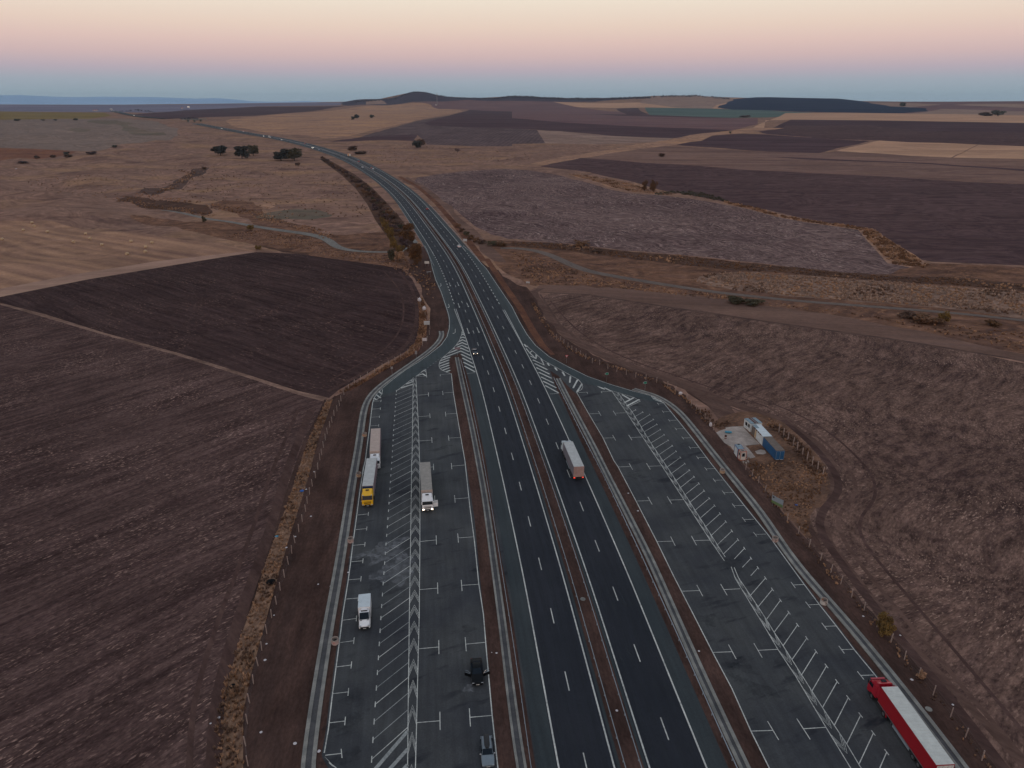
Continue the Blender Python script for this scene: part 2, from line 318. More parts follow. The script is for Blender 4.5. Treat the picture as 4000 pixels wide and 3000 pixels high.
fld('dark_far', zE((150,420),(900,420),(1300,470),(2212,480),(3200,500),(3200,620),(2212,610),(1810,583),(960,548),(400,530),(100,480)))
fld('slope_tan', [(1000,455),(1120,443),(1240,437),(1400,412),(1560,407),(1680,405),(1700,425),(1832,429),(1700,455),(1500,500),(1300,545),(1200,530),(1000,515),(900,490),(880,468)])
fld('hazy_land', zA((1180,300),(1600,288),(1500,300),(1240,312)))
fld('dark_mid', [(520,446),(723,430),(1000,417),(1361,413),(1300,420),(1240,432),(1150,440),(1000,452),(760,460),(640,466),(600,462)])
fld('rows_field', zB((1840,285),(2212,300))+zC((0,355),(0,445),(215,460),(290,575),(0,580))+zB((2212,600),(1900,600),(1480,585),(1390,500),(1100,515),(900,520),(1100,460),(1400,380),(1700,330)))
fld('dark_mid', zB((640,560),(900,522),(1400,500),(1360,555),(1100,545),(760,560)))
fld('dark_mid', zB((1840,285),(2212,300))+zC((0,355),(500,400),(1130,430),(1920,460),(1640,510),(1400,530),(960,515),(300,465),(0,448))+zB((2212,445),(1900,440),(1500,420),(1450,400)))
fld('tan_dull', zC((220,462),(300,465),(960,515),(1400,530),(1300,560),(900,580),(290,575)))
fld('dark_mid', zC((1420,590),(1640,510),(2000,490))+zE((0,500),(550,540),(880,555),(440,660),(0,645)))
fld_w('slope_tan', band(zC((330,760),(600,700),(900,650),(1200,590),(1500,550),(1640,505),(1900,480),(2212,440)), [60,60,55,60,60,50,60,80]))
fld('tan_field', zE((590,640),(960,550),(1810,585),(1580,697),(1200,680)))
fld('tan_field', zE((1822,586),(2212,600),(3200,640),(3200,760),(2212,708),(1600,699)))
fld('strip_brown', [(2270,617),(2480,585),(2600,570),(3000,592),(3199,599),(3267,590),(3714,617),(4000,622),(5000,660),(5000,790),(4000,718),(3000,668),(2500,635)])
fld('dark_mid', zE((0,690),(300,700),(1400,745),(2212,800),(3200,860),(3200,880),(2212,815),(1400,755),(300,712)))
fld('dark_far', [(2110,650),(2270,617),(2500,635),(3000,668),(4000,719),(5000,790),(5000,1105),(4000,1037),(3640,1022),(3480,990),(3460,960),(3380,892),(3150,856),(3000,820),(2850,792),(2700,762),(2600,747),(2480,712),(2300,672)])
fld('harvest_far', [(1600,700),(1700,680),(1850,665),(2000,658),(2130,672),(2300,715),(2440,755),(2560,762),(2700,776),(2850,802),(3000,838),(3200,872),(3350,888),(3420,935),(3500,1000),(3560,1062),(3490,1082),(3300,1066),(3000,1032),(2700,997),(2400,975),(2200,946),(2000,940),(1880,900),(1790,830),(1700,765)])
fld_w('slope_tan', band([(2240,680),(2330,700),(2420,722),(2500,745),(2620,760)], [14,22,34,30,18]))
fld_w('slope_tan', band([(2830,790),(2920,810),(3050,845),(3180,868),(3290,882),(3385,898),(3440,945),(3500,990),(3545,1030),(3600,1040)], [8,11,10,11,12,12,16,20,22,16]))
fld('yellow_field', [(-900,437),(0,435),(407,440),(438,453),(316,467),(180,472),(0,467),(-900,470)])
fld('greygreen', [(-900,470),(0,470),(400,462),(560,466),(700,500),(700,535),(600,550),(420,580),(300,592),(0,576),(-900,560)])
fld('dull_green', zA((700,380),(1050,378),(1180,395),(1080,430),(1300,470),(1480,505),(1400,525),(1150,500),(1050,460),(1060,410),(800,400)))
fld('dull_green', zA((580,440),(750,445),(850,470),(700,478),(600,462)))
fld('valley_dark', zB((0,1390),(300,1420),(560,1470),(700,1560),(500,1560),(200,1500),(0,1470)))
fld('slope_tan', zB((-200,1110),(-60,1080),(120,1085),(200,1110),(100,1150),(-50,1140)))
fld('valley_dark', zA((960,1060),(1100,1030),(1400,1050),(1750,1090),(1850,1180),(1750,1200),(1500,1160),(1200,1110)))
fld('valley', zA((1780,1110),(1950,1060),(2212,1090))+zB((100,1200),(300,1260),(500,1300),(560,1360),(300,1330),(0,1290),(-150,1200)))
fld('ochre_field', [(-900,560),(0,578),(150,582),(300,592),(270,604),(150,622),(0,628),(-900,650)])
fld('dark_gully', zA((1190,1000),(1300,960),(1500,930),(1560,870),(1660,820),(1650,790),(1500,830),(1560,800),(1850,780),(1700,860),(1600,930),(1480,980),(1400,1010),(1300,1030)))
fld('dull_green', zB((20,1190),(400,1130),(650,1180),(640,1220),(300,1240),(0,1215)))
fld('valley', [(1480,1040),(1300,1015),(1180,985),(1000,960),(880,930),(700,900),(500,850),(520,835),(760,865),(1000,880),(1200,900),(1330,925),(1480,900),(1560,930),(1640,1000),(1700,1100)])
fld('valley', [(1850,930),(2000,942),(2200,948),(2400,978),(2700,1000),(3000,1035),(3300,1065),(3470,1075),(3560,1040),(3640,1025),(4000,1040),(5000,1110),(5000,1560),(4000,1385),(3000,1195),(2600,1150),(2120,1115),(2080,1120),(1960,1060)])
fld('valley_dark', [(2000,942),(2200,950),(2400,978),(2700,1000),(3000,1035),(3300,1065),(3490,1078),(3700,1080),(4000,1110),(5000,1200),(5000,1230),(4000,1135),(3500,1100),(3000,1065),(2700,1040),(2450,1010),(2200,975),(2000,962)])
fld('pale_scrub', [(2900,1060),(3000,1070),(3500,1102),(4000,1140),(5000,1240),(5000,1400),(4000,1250),(3700,1200),(3300,1175),(2900,1140),(2700,1100),(2750,1070)])
fld('meadow_strip', [(2075,1130),(2120,1113),(2300,1118),(2500,1135),(2640,1148),(2800,1165),(3000,1195),(3400,1250),(4000,1385),(5000,1580),(5000,1640),(4000,1408),(3500,1325),(3000,1257),(2600,1198),(2300,1152),(2100,1142)])
fld('harvest_near', [(2100,1140),(2300,1152),(2600,1198),(3000,1257),(3500,1327),(4000,1410),(5000,1640),(7500,3200),(4600,3600),(3800,3050),(3650,2800),(3400,2450),(3240,2250),(3140,2090),(3165,2020),(3240,1880),(3230,1830),(3080,1650),(2960,1600),(2820,1560),(2600,1480),(2400,1400),(2250,1320),(2180,1260)])
fld('verge', [(3240,2180),(3160,2030),(3000,1900),(2900,1700),(2780,1600),(2640,1500),(2780,1560),(2900,1640),(2960,1760),(3100,2000),(3190,2140),(3300,2270),(3345,2325),(3500,2500),(3640,2670),(3800,2870),(3860,2960),(4080,3250),(3700,3400),(3300,2900)])
fld_w('dark_gully', band([(2110,1141),(2300,1151),(2600,1198),(3000,1257),(3500,1327),(4000,1409),(4600,1530)], [1.5,2,2.2,2.2,2,1.8,2]))
fld_w('dirt_track', band([(2120,1125),(2085,1140),(2090,1160),(2130,1210),(2170,1270),(2240,1325),(2330,1375),(2450,1430),(2600,1475),(2720,1520),(2800,1575),(2850,1640)], [3,4,4.5,5,5,5,5,5,6,7,7,6]))
fld_w('dark_gully', band([(2110,1150),(2150,1210),(2188,1270),(2260,1330),(2350,1382),(2470,1440),(2640,1495),(2780,1560),(2900,1610),(3060,1640)], .9))
fld_w('dirt_track', band([(2700,1520),(2900,1590),(3060,1640),(3200,1740),(3260,1830),(3250,1900),(3200,1980),(3240,2120),(3400,2330),(3600,2560),(3900,2880),(4150,3150)], [5,4,3,2.6,2.4,2,1.8,1.6,1.5,1.5,1.5,1.5]))
fld('plough_near', [(-900,1010),(0,1186),(170,1232),(400,1302),(700,1385),(1000,1480),(1150,1530),(1262,1565),(1250,1640),(1195,1760),(1155,1850),(1115,1970),(1085,2070),(1045,2170),(1010,2300),(965,2440),(915,2600),(880,2720),(868,2850),(870,3050),(860,3500),(-2500,3800),(-2500,1400)])
fld('plough_dark', [(0,1160),(340,1090),(700,1030),(1000,985),(1150,990),(1330,1015),(1480,1035),(1570,1050),(1610,1090),(1640,1150),(1655,1240),(1650,1310),(1610,1360),(1500,1420),(1400,1480),(1320,1525),(1285,1555),(1150,1530),(1000,1480),(700,1385),(400,1302),(170,1232),(0,1186),(-300,1120)])
fld('stubble', [(-900,855),(0,862),(200,862),(500,905),(700,935),(880,958),(1000,980),(960,990),(600,1040),(300,1095),(0,1150),(-900,1300)])
fld('stubble_edge', [(960,982),(1000,984),(700,1032),(340,1092),(0,1160),(-400,1240),(-400,1200),(0,1128),(300,1070),(600,1022)])
fld_w('balk', band([(-300,1120),(0,1186),(170,1232),(400,1302),(700,1385),(1000,1480),(1150,1530),(1270,1560)], [2.4,1.8,2.6,1.6,1.9,1.8,2.2,3]))
VERGE = [(1395,3400),(880,3400),(885,3000),(895,2800),(940,2650),(985,2500),(1035,2330),(1080,2200),(1110,2100),(1150,1990),(1190,1860),(1225,1740),(1262,1650),(1290,1560),(1340,1530),(1420,1480),(1520,1430),(1620,1375),(1665,1320),(1680,1240),(1660,1160),(1625,1090),(1590,1050),(1600,1000),(1660,950),(1700,1000),(1800,980),(1900,1030),(2010,1110),(2070,1130),(2110,1200),(2150,1270),(2230,1340),(2330,1395),(2430,1435),(2560,1475),(2640,1510),(2720,1590),(2780,1665),(2900,1800),(3020,1950),(3300,2280),(3500,2520),(3700,2770),(3900,3050),(4150,3400)]
fld('verge', VERGE)
fld('compound_weeds', [(2770,1640),(2900,1600),(3060,1640),(3180,1760),(3245,1850),(3240,1920),(3160,2030),(3170,2130),(3060,2000),(2960,1870),(2860,1760)])
fld_w('brown_bank', band([(1900,1010),(1960,1100),(2030,1200),(2080,1290),(2120,1350),(2160,1385)], [3.4,3.2,3,3,2.6,1.6]))
fld('meadow_strip', [(1560,700),(1640,745),(1720,800),(1790,870),(1850,940),(1900,1010),(1990,1040),(1900,935),(1820,870),(1720,775),(1630,712),(1580,690)])
fld_w('brown_bank', band([(1560,690),(1633,729),(1705,793),(1768,865),(1836,950),(1890,1020)], [5,4.5,4.5,4.5,4.5,4]))
fld_w('verge', band([(1285,1560),(1262,1620),(1215,1720),(1180,1840),(1140,1960),(1100,2070),(1060,2190),(1015,2340),(965,2500),(915,2660),(885,2800),(880,3000),(880,3300)], [3,3,4,4.5,4.5,4.5,4.5,4.5,5,5,5,5,5]))
GS = [(1288,1560),(1265,1620),(1222,1720),(1188,1840),(1150,1960),(1112,2070),(1072,2190),(1027,2340),(977,2500),(927,2660),(897,2800),(893,3000),(893,3200)]; GW = [1.8,2.2,2.6,3.0,3.0,3.0,3.2,3.2,3.6,3.8,3.8,3.8,3.8]
M['tawny'] = field('tawny_grass', (104,84,72), (82,66,59), rot=80, along=4, across=1.5, speck=.6, patch=.5, psize=12, fine=.5)
fld_w('tawny', band(GS, GW))
fld_w('brown_bank', band([(1360,1525),(1500,1440),(1620,1370),(1650,1310),(1655,1230),(1640,1170)], [2,2,3,3.5,3.5,3]))

def resample(pl, step_frac=.02):
    o = []
    for i in range(len(pl)):
        a, b = np.array(pl[i]), np.array(pl[(i+1) % len(pl)]); L = np.linalg.norm(b-a)
        s = max(8., step_frac*min(np.hypot(*a), np.hypot(*b))*1.5); n = max(1, min(60, int(L/s)))
        o += [tuple(a+(b-a)*k/n) for k in range(n)]
    return o
M['plough_track'] = field('wheel_track', (56,44,44), (65,52,51), rot=-50, along=30, across=2, speck=.4, patch=.3, fine=.8)
def smo(px):
    for _ in range(3): px = [px[0]]+[(a[0]*w+b[0]*(1-w), a[1]*w+b[1]*(1-w)) for a, b in zip(px, px[1:]) for w in (.75, .25)]+[px[-1]]
    return px
for px, w_, m_ in (([(3060,1640),(3190,1750),(3275,1860),(3275,1930),(3205,2000),(3200,2080),(3330,2260),(3520,2500),(3720,2740),(3950,3040)],1.8,'plough_track'), ([(2960,1570),(3200,1700),(3330,1840),(3350,1930),(3275,2000),(3275,2090),(3420,2280),(3640,2540),(3860,2800),(4080,3060)],.9,'dirt_track'),
    ([(2900,1530),(3200,1650),(3400,1830),(3430,1940),(3350,2030),(3370,2120),(3530,2310),(3780,2600),(4100,2980)],.7,'plough_track'), ([(2150,1175),(2230,1270),(2330,1345),(2480,1415),(2680,1480),(2850,1540),(3000,1590)],.7,'plough_track'),
    ([(1215,1600),(1150,1760),(1108,1880),(1065,2040),(1000,2230),(940,2400),(885,2580),(845,2760),(835,3000)],2.2,'plough_track'), ([(1165,1600),(1100,1750),(1050,1870),(1000,2030),(930,2220),(860,2400),(800,2580),(750,2780),(740,3000)],.9,'plough_track'),
    ([(1560,1060),(1620,1140),(1632,1230),(1615,1310),(1560,1380),(1450,1440),(1330,1505),(1280,1528)],1.6,'plough_track'), ([(1500,1060),(1570,1140),(1580,1230),(1560,1300),(1500,1370),(1400,1425),(1280,1490)],.8,'plough_track')): fld_w(m_, band(smo(px), w_))
fld_w('valley_dark', band([(1262,620),(1361,683),(1421,734),(1475,797),(1519,861),(1570,930),(1600,1000)], [10,16,17,18,20,18,14]))
pts, edges, FQ = [], [], []
for m, pl, thin in F:
    q = resample(chaikin(pl) if m in SOFT and not thin else pl)
    if m in SOFT and not thin: q = [(x+random.gauss(0, 1)*(.12+.0016*math.hypot(x, y)), y+random.gauss(0, 1)*(.12+.003*math.hypot(x, y))) for x, y in q]
    FQ.append((m, q)); b = len(pts); pts += q; edges += [(b+i, b+(i+1) % len(q)) for i in range(len(q))]
azs = np.concatenate([np.arange(-180, -50, 6.), np.arange(-50, 50, .6), np.arange(50, 180, 6.)])
rs = np.concatenate([[25, 60, 110, 180, 270, 370], np.geomspace(450, 9300, 130), np.geomspace(9800, 17000, 12)])
for r in rs:
    for k, a in enumerate(azs):
        if r < 400 and k % 4: continue
        aj, rj = R(a+random.uniform(-.12, .12)), r*(1+random.uniform(-.004, .004)); pts.append((rj*math.sin(aj), rj*math.cos(aj)))
pts.append((0, 0))
res = geometry.delaunay_2d_cdt([Vector(p) for p in pts], edges, [], 0, 1e-4)
V2 = np.array([(v.x, v.y) for v in res[0]]); T = np.array([f for f in res[2]])
Zs = H(V2[:, 0], V2[:, 1]); cen = V2[T].mean(axis=1)
mats = ['grass']; midx = np.zeros(len(T), int)
def inside(c, pl):
    pl = np.array(pl); x, y = c[:, 0], c[:, 1]; r = np.zeros(len(c), bool); j = len(pl)-1
    for i in range(len(pl)):
        xi, yi = pl[i]; xj, yj = pl[j]
        if yi != yj: r ^= ((yi > y) != (yj > y)) & (x < (xj-xi)*(y-yi)/(yj-yi)+xi)
        j = i
    return r
for m, pl in FQ:
    if m not in mats: mats.append(m)
    midx[inside(cen, pl)] = mats.index(m)
me = bpy.data.meshes.new('ground'); me.from_pydata([(a, b, c) for (a, b), c in zip(V2, Zs)], [], [tuple(int(i) for i in t) for t in T])
for m in mats: me.materials.append(M[m])
me.polygons.foreach_set('material_index', midx.astype(np.int32)); me.polygons.foreach_set('use_smooth', np.ones(len(T), bool)); me.update()
g = bpy.data.objects.new('ground', me); COL.objects.link(g); tag(g, kind='structure')

# ------------------------------------------------------------------ motorway centre line
cw = [P(*p) for p in CL]; d0 = (cw[0]-cw[1]).normalized()
cw = [cw[0]+d0*160, cw[0]+d0*60]+cw
def smooth_path(q, step=5., k=.07):
    a = np.array([(p[0], p[1]) for p in q]); s = np.concatenate([[0], np.cumsum(np.hypot(*np.diff(a, axis=0).T))])
    t = np.arange(0, s[-1], step); p = np.stack([np.interp(t, s, a[:, 0]), np.interp(t, s, a[:, 1])], 1)
    o = p.copy()
    for i in range(len(p)):
        sg = max(8, k*np.hypot(*p[i])); m_ = min(3*sg, i*step, (len(p)-1-i)*step)
        if m_ < step: continue
        n = int(m_/step); w = np.exp(-.5*((np.arange(-n, n+1)*step)/sg)**2); o[i] = (p[i-n:i+n+1]*w[:, None]).sum(0)/w.sum()
    return o
C2 = smooth_path(cw)
def off(path, d):
    t = np.gradient(path, axis=0); t /= np.linalg.norm(t, axis=1)[:, None]; n = np.stack([t[:, 1], -t[:, 0]], 1); return path+n*np.asarray(d).reshape(-1, 1)
def zoff(x, y, lift): return H(x, y)+lift+np.maximum(0, np.hypot(x, y)-450)*.00045
def ribbon(mb, path, a, b, lift, sub=1):
    n = max(1, int(abs(float(np.mean(np.abs(np.asarray(b)-np.asarray(a)))))//3)) if sub else 1
    cols = [off(path, np.asarray(a)+(np.asarray(b)-np.asarray(a))*k/n) for k in range(n+1)]; vs = []
    for i in range(len(path)):
        for c in cols: vs.append((c[i][0], c[i][1], float(zoff(c[i][0], c[i][1], lift))))
    w = n+1
    mb.add(vs, [(i*w+k, i*w+k+1, (i+1)*w+k+1, (i+1)*w+k) for i in range(len(path)-1) for k in range(n)])
def dashes(mb, path, o, w, lift, on, per, s0=0, s1=1e9):
    p = off(path, o); s = np.concatenate([[0], np.cumsum(np.hypot(*np.diff(p, axis=0).T))]); t = max(0, s0)
    while t+on < min(s[-1], s1):
        q = np.stack([np.interp([t, t+on/2, t+on], s, p[:, 0]), np.interp([t, t+on/2, t+on], s, p[:, 1])], 1); ribbon(mb, q, -w/2, w/2, lift, 0); t += per
def line(mb, pts, w, lift=.07, closed=False):
    """painted line through world points"""
    q = [Vector((p[0], p[1], 0)) for p in pts]; n = len(q); L = []; Rr = []
    for i in range(n):
        a = q[i-1] if (i > 0 or closed) else q[i]; b = q[(i+1) % n] if (i < n-1 or closed) else q[i]
        d1 = (q[i]-a); d2 = (b-q[i]); d1 = d1.normalized() if d1.length else d2.normalized(); d2 = d2.normalized() if d2.length else d1
        t = (d1+d2).normalized(); nn = Vector((-t.y, t.x, 0)); k = 1/max(.5, nn.dot(Vector((-d1.y, d1.x, 0))))
        L.append(q[i]+nn*w/2*k); Rr.append(q[i]-nn*w/2*k)
    vs = [(p.x, p.y, lift) for p in L]+[(p.x, p.y, lift) for p in Rr]
    return mb.add(vs, [(i, (i+1) % n, n+(i+1) % n, n+i) for i in range(n if closed else n-1)])
def sheet(name, pix, mat, lift, kind='structure', world=None):
    q = world or [P(u, v, 0) for u, v in pix]; vs = [Vector((p[0], p[1], 0)) for p in q]
    tr = geometry.tessellate_polygon([vs]); mb = MB(); mb.add([(v.x, v.y, lift) for v in vs], [tuple(t) for t in tr])
    o = mb.build(name, mat); tag(o, kind=kind)
    if o.data.polygons and o.data.polygons[0].normal.z < 0: o.data.flip_normals()
    return o
def stain_mat(name, c, dens, sc_=1.2, hi=.62):
    t = NT(name); t.fin(c, .8); n = t.noise(sc_, 5, .7); tr = t.n('ShaderNodeBsdfTransparent'); mxs = t.n('ShaderNodeMixShader')
    t.l(t.math('MULTIPLY', t.rng(n, .38, hi), dens), mxs.inputs[0]); t.l(tr.outputs[0], mxs.inputs[1]); t.l(t.bsdf.outputs[0], mxs.inputs[2]); t.l(mxs.outputs[0], t.out.inputs[0]); return t.mat
def asphalt(name, c1, c2, streak=(95, .03), spots=0, rot=97):
    t = NT(name); n1 = t.noise(1/14, 5, .6); n2 = t.noise(.9, 4, .65, (1/18, 1, 1), rot); n3 = t.noise(3.5, 2, .7)
    col = t.mix(t.rng(n1, .35, .65), alb(c1), alb(c2)); col = t.scale(col, t.rng(n2, .3, .7, .82, 1.18)); col = t.scale(col, t.rng(n3, .3, .7, .86, 1.14))
    if spots:
        s = t.noise(1/2.6, 4, .6, (.30, 1, 1), 22); g = t.math('MULTIPLY', t.rng(s, .56, .66), t.rng(t.noise(1/18, 2, .5), .40, .56)); col = t.mix(t.math('MULTIPLY', g, spots), col, (.010, .012, .018))
        s2 = t.noise(1/6, 4, .7); col = t.scale(col, t.rng(s2, .25, .75, .88, 1.12))
    return t.fin(col, .82, bump=n3, bs=.25, bd=.02, spec=.2)
M['lane'] = asphalt('motorway_asphalt', (24,29,38), (31,35,44)); M['shoulder'] = asphalt('shoulder_asphalt', (38,46,52), (45,52,57))
M['lot'] = asphalt('parking_asphalt', (41,45,52), (57,61,65), spots=.8); M['ramp'] = asphalt('ramp_asphalt', (42,52,58), (48,57,62), spots=.3)
def paint(name, c, wear):
    t = NT(name); n = t.noise(2.6, 5, .8); n2 = t.noise(1/5, 3, .7); g = t.rng(t.math('ADD', n, t.math('MULTIPLY', n2, .6)), .45, 1.05)
    return t.fin(t.mix(t.math('MULTIPLY', g, wear), alb(c), alb((70,78,84))), .7)
M['white'] = paint('road_paint', (198,206,208), .85); M['worn'] = paint('worn_road_paint', (148,156,160), .9)
def concrete(name, c1, c2):
    t = NT(name); n = t.noise(.5, 5, .65); n3 = t.noise(6, 3, .7); n4 = t.noise(1/5, 3, .6); col = t.mix(t.rng(n, .35, .65), alb(c1), alb(c2)); col = t.scale(col, t.rng(n3, .3, .7, .82, 1.15))
    col = t.scale(col, t.rng(n4, .3, .7, .78, 1.15)); return t.fin(col, .9, bump=n3, bs=.3, bd=.02)
M['conc'] = concrete('weathered_concrete', (118,121,121), (94,98,100)); M['conc_d'] = concrete('channel_bed_concrete', (70,72,76), (54,56,62)); M['slab'] = concrete('slab_concrete', (142,136,134), (118,113,112))

# lots with their ramps
LE = zB((1395,1330),(1440,1430),(1475,1490),(1490,1530),(1512,1600))+z1((1525,0),(1555,100),(1600,200),(1640,320),(1665,400),(1673,450),(1670,520),(1650,590),(1600,660),(1500,740),(1400,810),(1300,870),(1200,945),(1150,985),(1090,1035),(1040,1085),(1020,1120),(1008,1160),(1000,1220),(985,1350),(965,1500),(945,1659))+z3((930,60),(900,250),(870,480),(840,700),(815,900),(795,1050),(750,1327))+z4((735,130),(700,400),(660,700),(625,1000),(590,1200),(592,1225))
RE = zB((1740,1400),(1790,1460),(1850,1510),(1990,1659))+zR((0,330),(60,450),(130,570),(200,660),(320,760),(470,840),(650,930),(850,1000),(1050,1060),(1200,1098),(1310,1160),(1440,1320),(1560,1470),(1700,1659))+r1((1855,860),(2005,1050),(2212,1305))+r3((312,75),(440,245),(590,435),(745,640),(930,865),(1200,1190),(1590,1659),(1900,2030))
cN = [C2[np.argmin(np.abs(C2[:, 1]-y))] for y in (60, 120, 200, 300, 380, 430)]
def wpts(px): return [(p.x, p.y) for p in (P(u, v, 0) for u, v in px)]
LEw, REw = wpts(LE), wpts(RE)
ml = off(C2, -6)[(C2[:, 1] > -60) & (C2[:, 1] < 425)]; mr = off(C2, 6)[(C2[:, 1] > -60) & (C2[:, 1] < 425)]
def shrink_mid(w, m, end): return w+[end]+[tuple(p) for p in m[::2]]
def grow(w, d):
    a = off(np.array(w), d); return [tuple(p) for p in a]
sheet('left_parking_lot', None, M['lot'], .030, world=shrink_mid(grow(LEw, .35), ml, wpts([(1310,3050)])[0])+[])
sheet('right_parking_lot', None, M['lot'], .031, world=shrink_mid(grow(REw, -.35), mr, (mr[0][0]+20, -60)))
# ramps: newer grey-green asphalt
sheet('left_exit_ramp', LE[:22]+z1((1215,1055),(1355,950),(1468,870),(1595,775),(1640,740),(1700,690),(1760,610),(1785,540),(1700,310),(1640,150),(1580,20))+zB((1490,1520)), M['ramp'], .036)
sheet('right_entry_ramp', [RE[i] for i in range(0, 15)]+zR((1180,1140),(915,1068),(735,1015),(605,985),(560,950),(450,888),(350,835),(260,785),(200,730),(105,650),(0,455),(-80,300))+zB((1850,1530)), M['ramp'], .037)
# islands of bare ground
IL = zD((660,1215),(830,1160),(850,1240),(875,1330),(905,1420),(935,1520),(975,1659))+z3((1790,0),(1985,0),(2060,500),(2130,900),(2200,1250))+[(2030,2600),(2093,3000),(2150,3300),(1975,3300),(1945,3000)]+z4((1965,0))+z3((1888,500),(1812,0))+z1((1763,1459),(1705,1070),(1688,905))+zD((650,1490),(640,1400),(640,1300))
IL = [p for i, p in enumerate(IL) if i not in (7,)]
sheet('left_island', IL, M['verge'], .045)
IR = zR((330,880),(400,925),(470,1000),(530,1060),(562,1085),(655,1240),(785,1460),(880,1659))+r1((915,715),(1070,1010),(1250,1360),(1395,1659))+r2((1580,360),(1735,665),(1900,975),(2065,1345),(2212,1640))+[(3080,3150),(2960,3200),(2845,3000)]+r2((1700,1320),(1430,750),(1190,220),(1110,0))+r1((900,1200),(720,790),(560,420),(440,150))+zR((405,1085),(370,1000))
sheet('right_island', IR, M['verge'], .046)
near = C2[:, 1] < 2500
mb = MB(); ribbon(mb, C2, -13.3, 13.1, .052); mw = tag(mb.build('motorway', M['shoulder']), kind='structure')
mb = MB(); ribbon(mb, C2, -10.6, -2.2, .060); ribbon(mb, C2, 1.9, 10.3, .060); mb.build('traffic_lanes', M['lane'], mw)
mb = MB(); ribbon(mb, C2, -1.75, 1.45, .075); tag(mb.build('median_strip', M['verge']), kind='structure')
OL, IL_, IR_, OR = -10.35, -2.65, 2.2, 10.1
mb = MB()
TT = stain_mat('tyre_polish', (.034,.040,.050), .55, .25, .75)
for o_ in (-8.4, -4.6, 4.2, 8.1):
    for d_ in (-.85, .85): ribbon(mb, C2[C2[:, 1] < 900], o_+d_-.38, o_+d_+.38, .064, 0)
mb.build('tyre_track', TT, mw)
s_of = lambda v: float(np.interp(P(2000, v, 0).y, C2[:, 1], np.arange(len(C2))*5.))
i_hL, i_dL = int(s_of(1296)/5), int(s_of(990)/5); i_hR, i_dR = int(s_of(1345)/5), int(s_of(985)/5)
mb = MB()
ribbon(mb, C2, IL_-.12, IL_+.12, .070, 0); ribbon(mb, C2, IR_-.12, IR_+.12, .070, 0)
ribbon(mb, C2[:i_hL+1], OL-.12, OL+.12, .070, 0); ribbon(mb, C2[i_dL:], OL-.12, OL+.12, .070, 0)
ribbon(mb, C2[:i_hR+1], OR-.12, OR+.12, .070, 0); ribbon(mb, C2[i_dR:], OR-.12, OR+.12, .070, 0)
dashes(mb, C2, -6.5, .17, .070, 4.1, 15.6, 3); dashes(mb, C2, 6.25, .17, .070, 4.1, 15.6, 8)
sL2, sR2 = s_of(1190)-4, s_of(1195)-4
dashes(mb, C2, OL, .3, .070, 3, 6.2, sL2+6, i_dL*5); dashes(mb, C2, OR, .3, .070, 3, 6.2, sR2+6, i_dR*5)
for a, b in ((OL, -.28), (OR, .28)):
    i0, i1 = ((i_hL, int(sL2/5)) if a < 0 else (i_hR, int(sR2/5)))
    ribbon(mb, C2[i0:i1+1], a-.1, a+.1, .070, 0); n_ = i1+1-i0
    w_ = np.linspace(.2, .75, n_)*(1 if b < 0 else -1)*-1
    ribbon(mb, C2[i0:i1+1], a+w_-.1, a+w_+.1, .070, 0)
mb.build('lane_line', M['white'], mw)
# second stretch of the motorway climbing the far slope
cf = smooth_path([P(*p) for p in zA((1420,362),(1290,356),(1200,345),(1090,325),(1010,305),(975,297))], 8, .02)
mb = MB(); ribbon(mb, cf, -13, 13, .3, 0); far = tag(mb.build('far_motorway', M['shoulder']), kind='structure')
mb = MB(); ribbon(mb, cf, -10, -2.2, .7, 0); ribbon(mb, cf, 2.2, 10, .7, 0); mb.build('traffic_lanes', M['lane'], far)

# ------------------------------------------------------------------ painted markings in the lots
def wp(px): return [P(u, v, 0) for u, v in px]
def pl(mb, px, w=.15): line(mb, wp(px), w, .070)
mb = MB(); wk = MB()
for a in (LE[1:-1], RE[1:]): line(mb, wp(a), .17, .071)
pl(mb, z1((1688,905),(1705,1070),(1740,1280),(1770,1459))+z3((1805,0),(1848,400),(1888,700),(1925,1065),(1965,1327))+z4((1992,330),(2040,870),(2090,1327))+[(1968,3250)], .17)
pl(mb, zR((560,1072),(655,1240),(785,1460),(880,1659))+r1((915,715),(1070,1010),(1250,1360),(1395,1659))+r2((1580,360),(1735,665),(1900,975),(2065,1345),(2212,1640))+[(3100,3200)], .17)
# hatched noses
pl(mb, zD((850,805),(843,860),(810,950),(760,1025),(700,1090),(600,1180),(530,1240),(490,1300),(476,1360),(485,1400),(520,1435),(600,1470),(668,1497)), .17)
pl(mb, zD((850,805),(862,853)), .15)
H7 = [zD((848,868),(862,853),(882,868)), zD((830,918),(865,900),(897,918)), zD((800,975),(855,945),(915,972)), zD((755,1035),(852,990),(930,1025)), zD((700,1095),(848,1035),(950,1085)), zD((622,1165),(835,1080),(968,1140)), zD((545,1235),(828,1128),(985,1200))]
for h in H7: pl(mb, h, .62)
for h in ((500,1285,658,1225),(485,1330,640,1272),(485,1375,640,1318),(500,1408,645,1356),(535,1440,652,1395),(590,1465,658,1438),(835,1180,1005,1265),(855,1240,1025,1330),(872,1308,1045,1395),(890,1372,1062,1465)):
    pl(mb, zD(h[:2], h[2:]), .6)
pl(mb, zD((925,1492),(1065,1478)), .14); pl(mb, zD((498,1535),(495,1510),(668,1497)), .14)
for h in ((105,653,122,676,135,668),(122,690,152,727,172,712),(150,725,205,775,208,742),(160,755,207,778,215,745),(180,788,277,833,250,775)): pl(mb, zR(h[:2], h[2:4], h[4:]), .5)
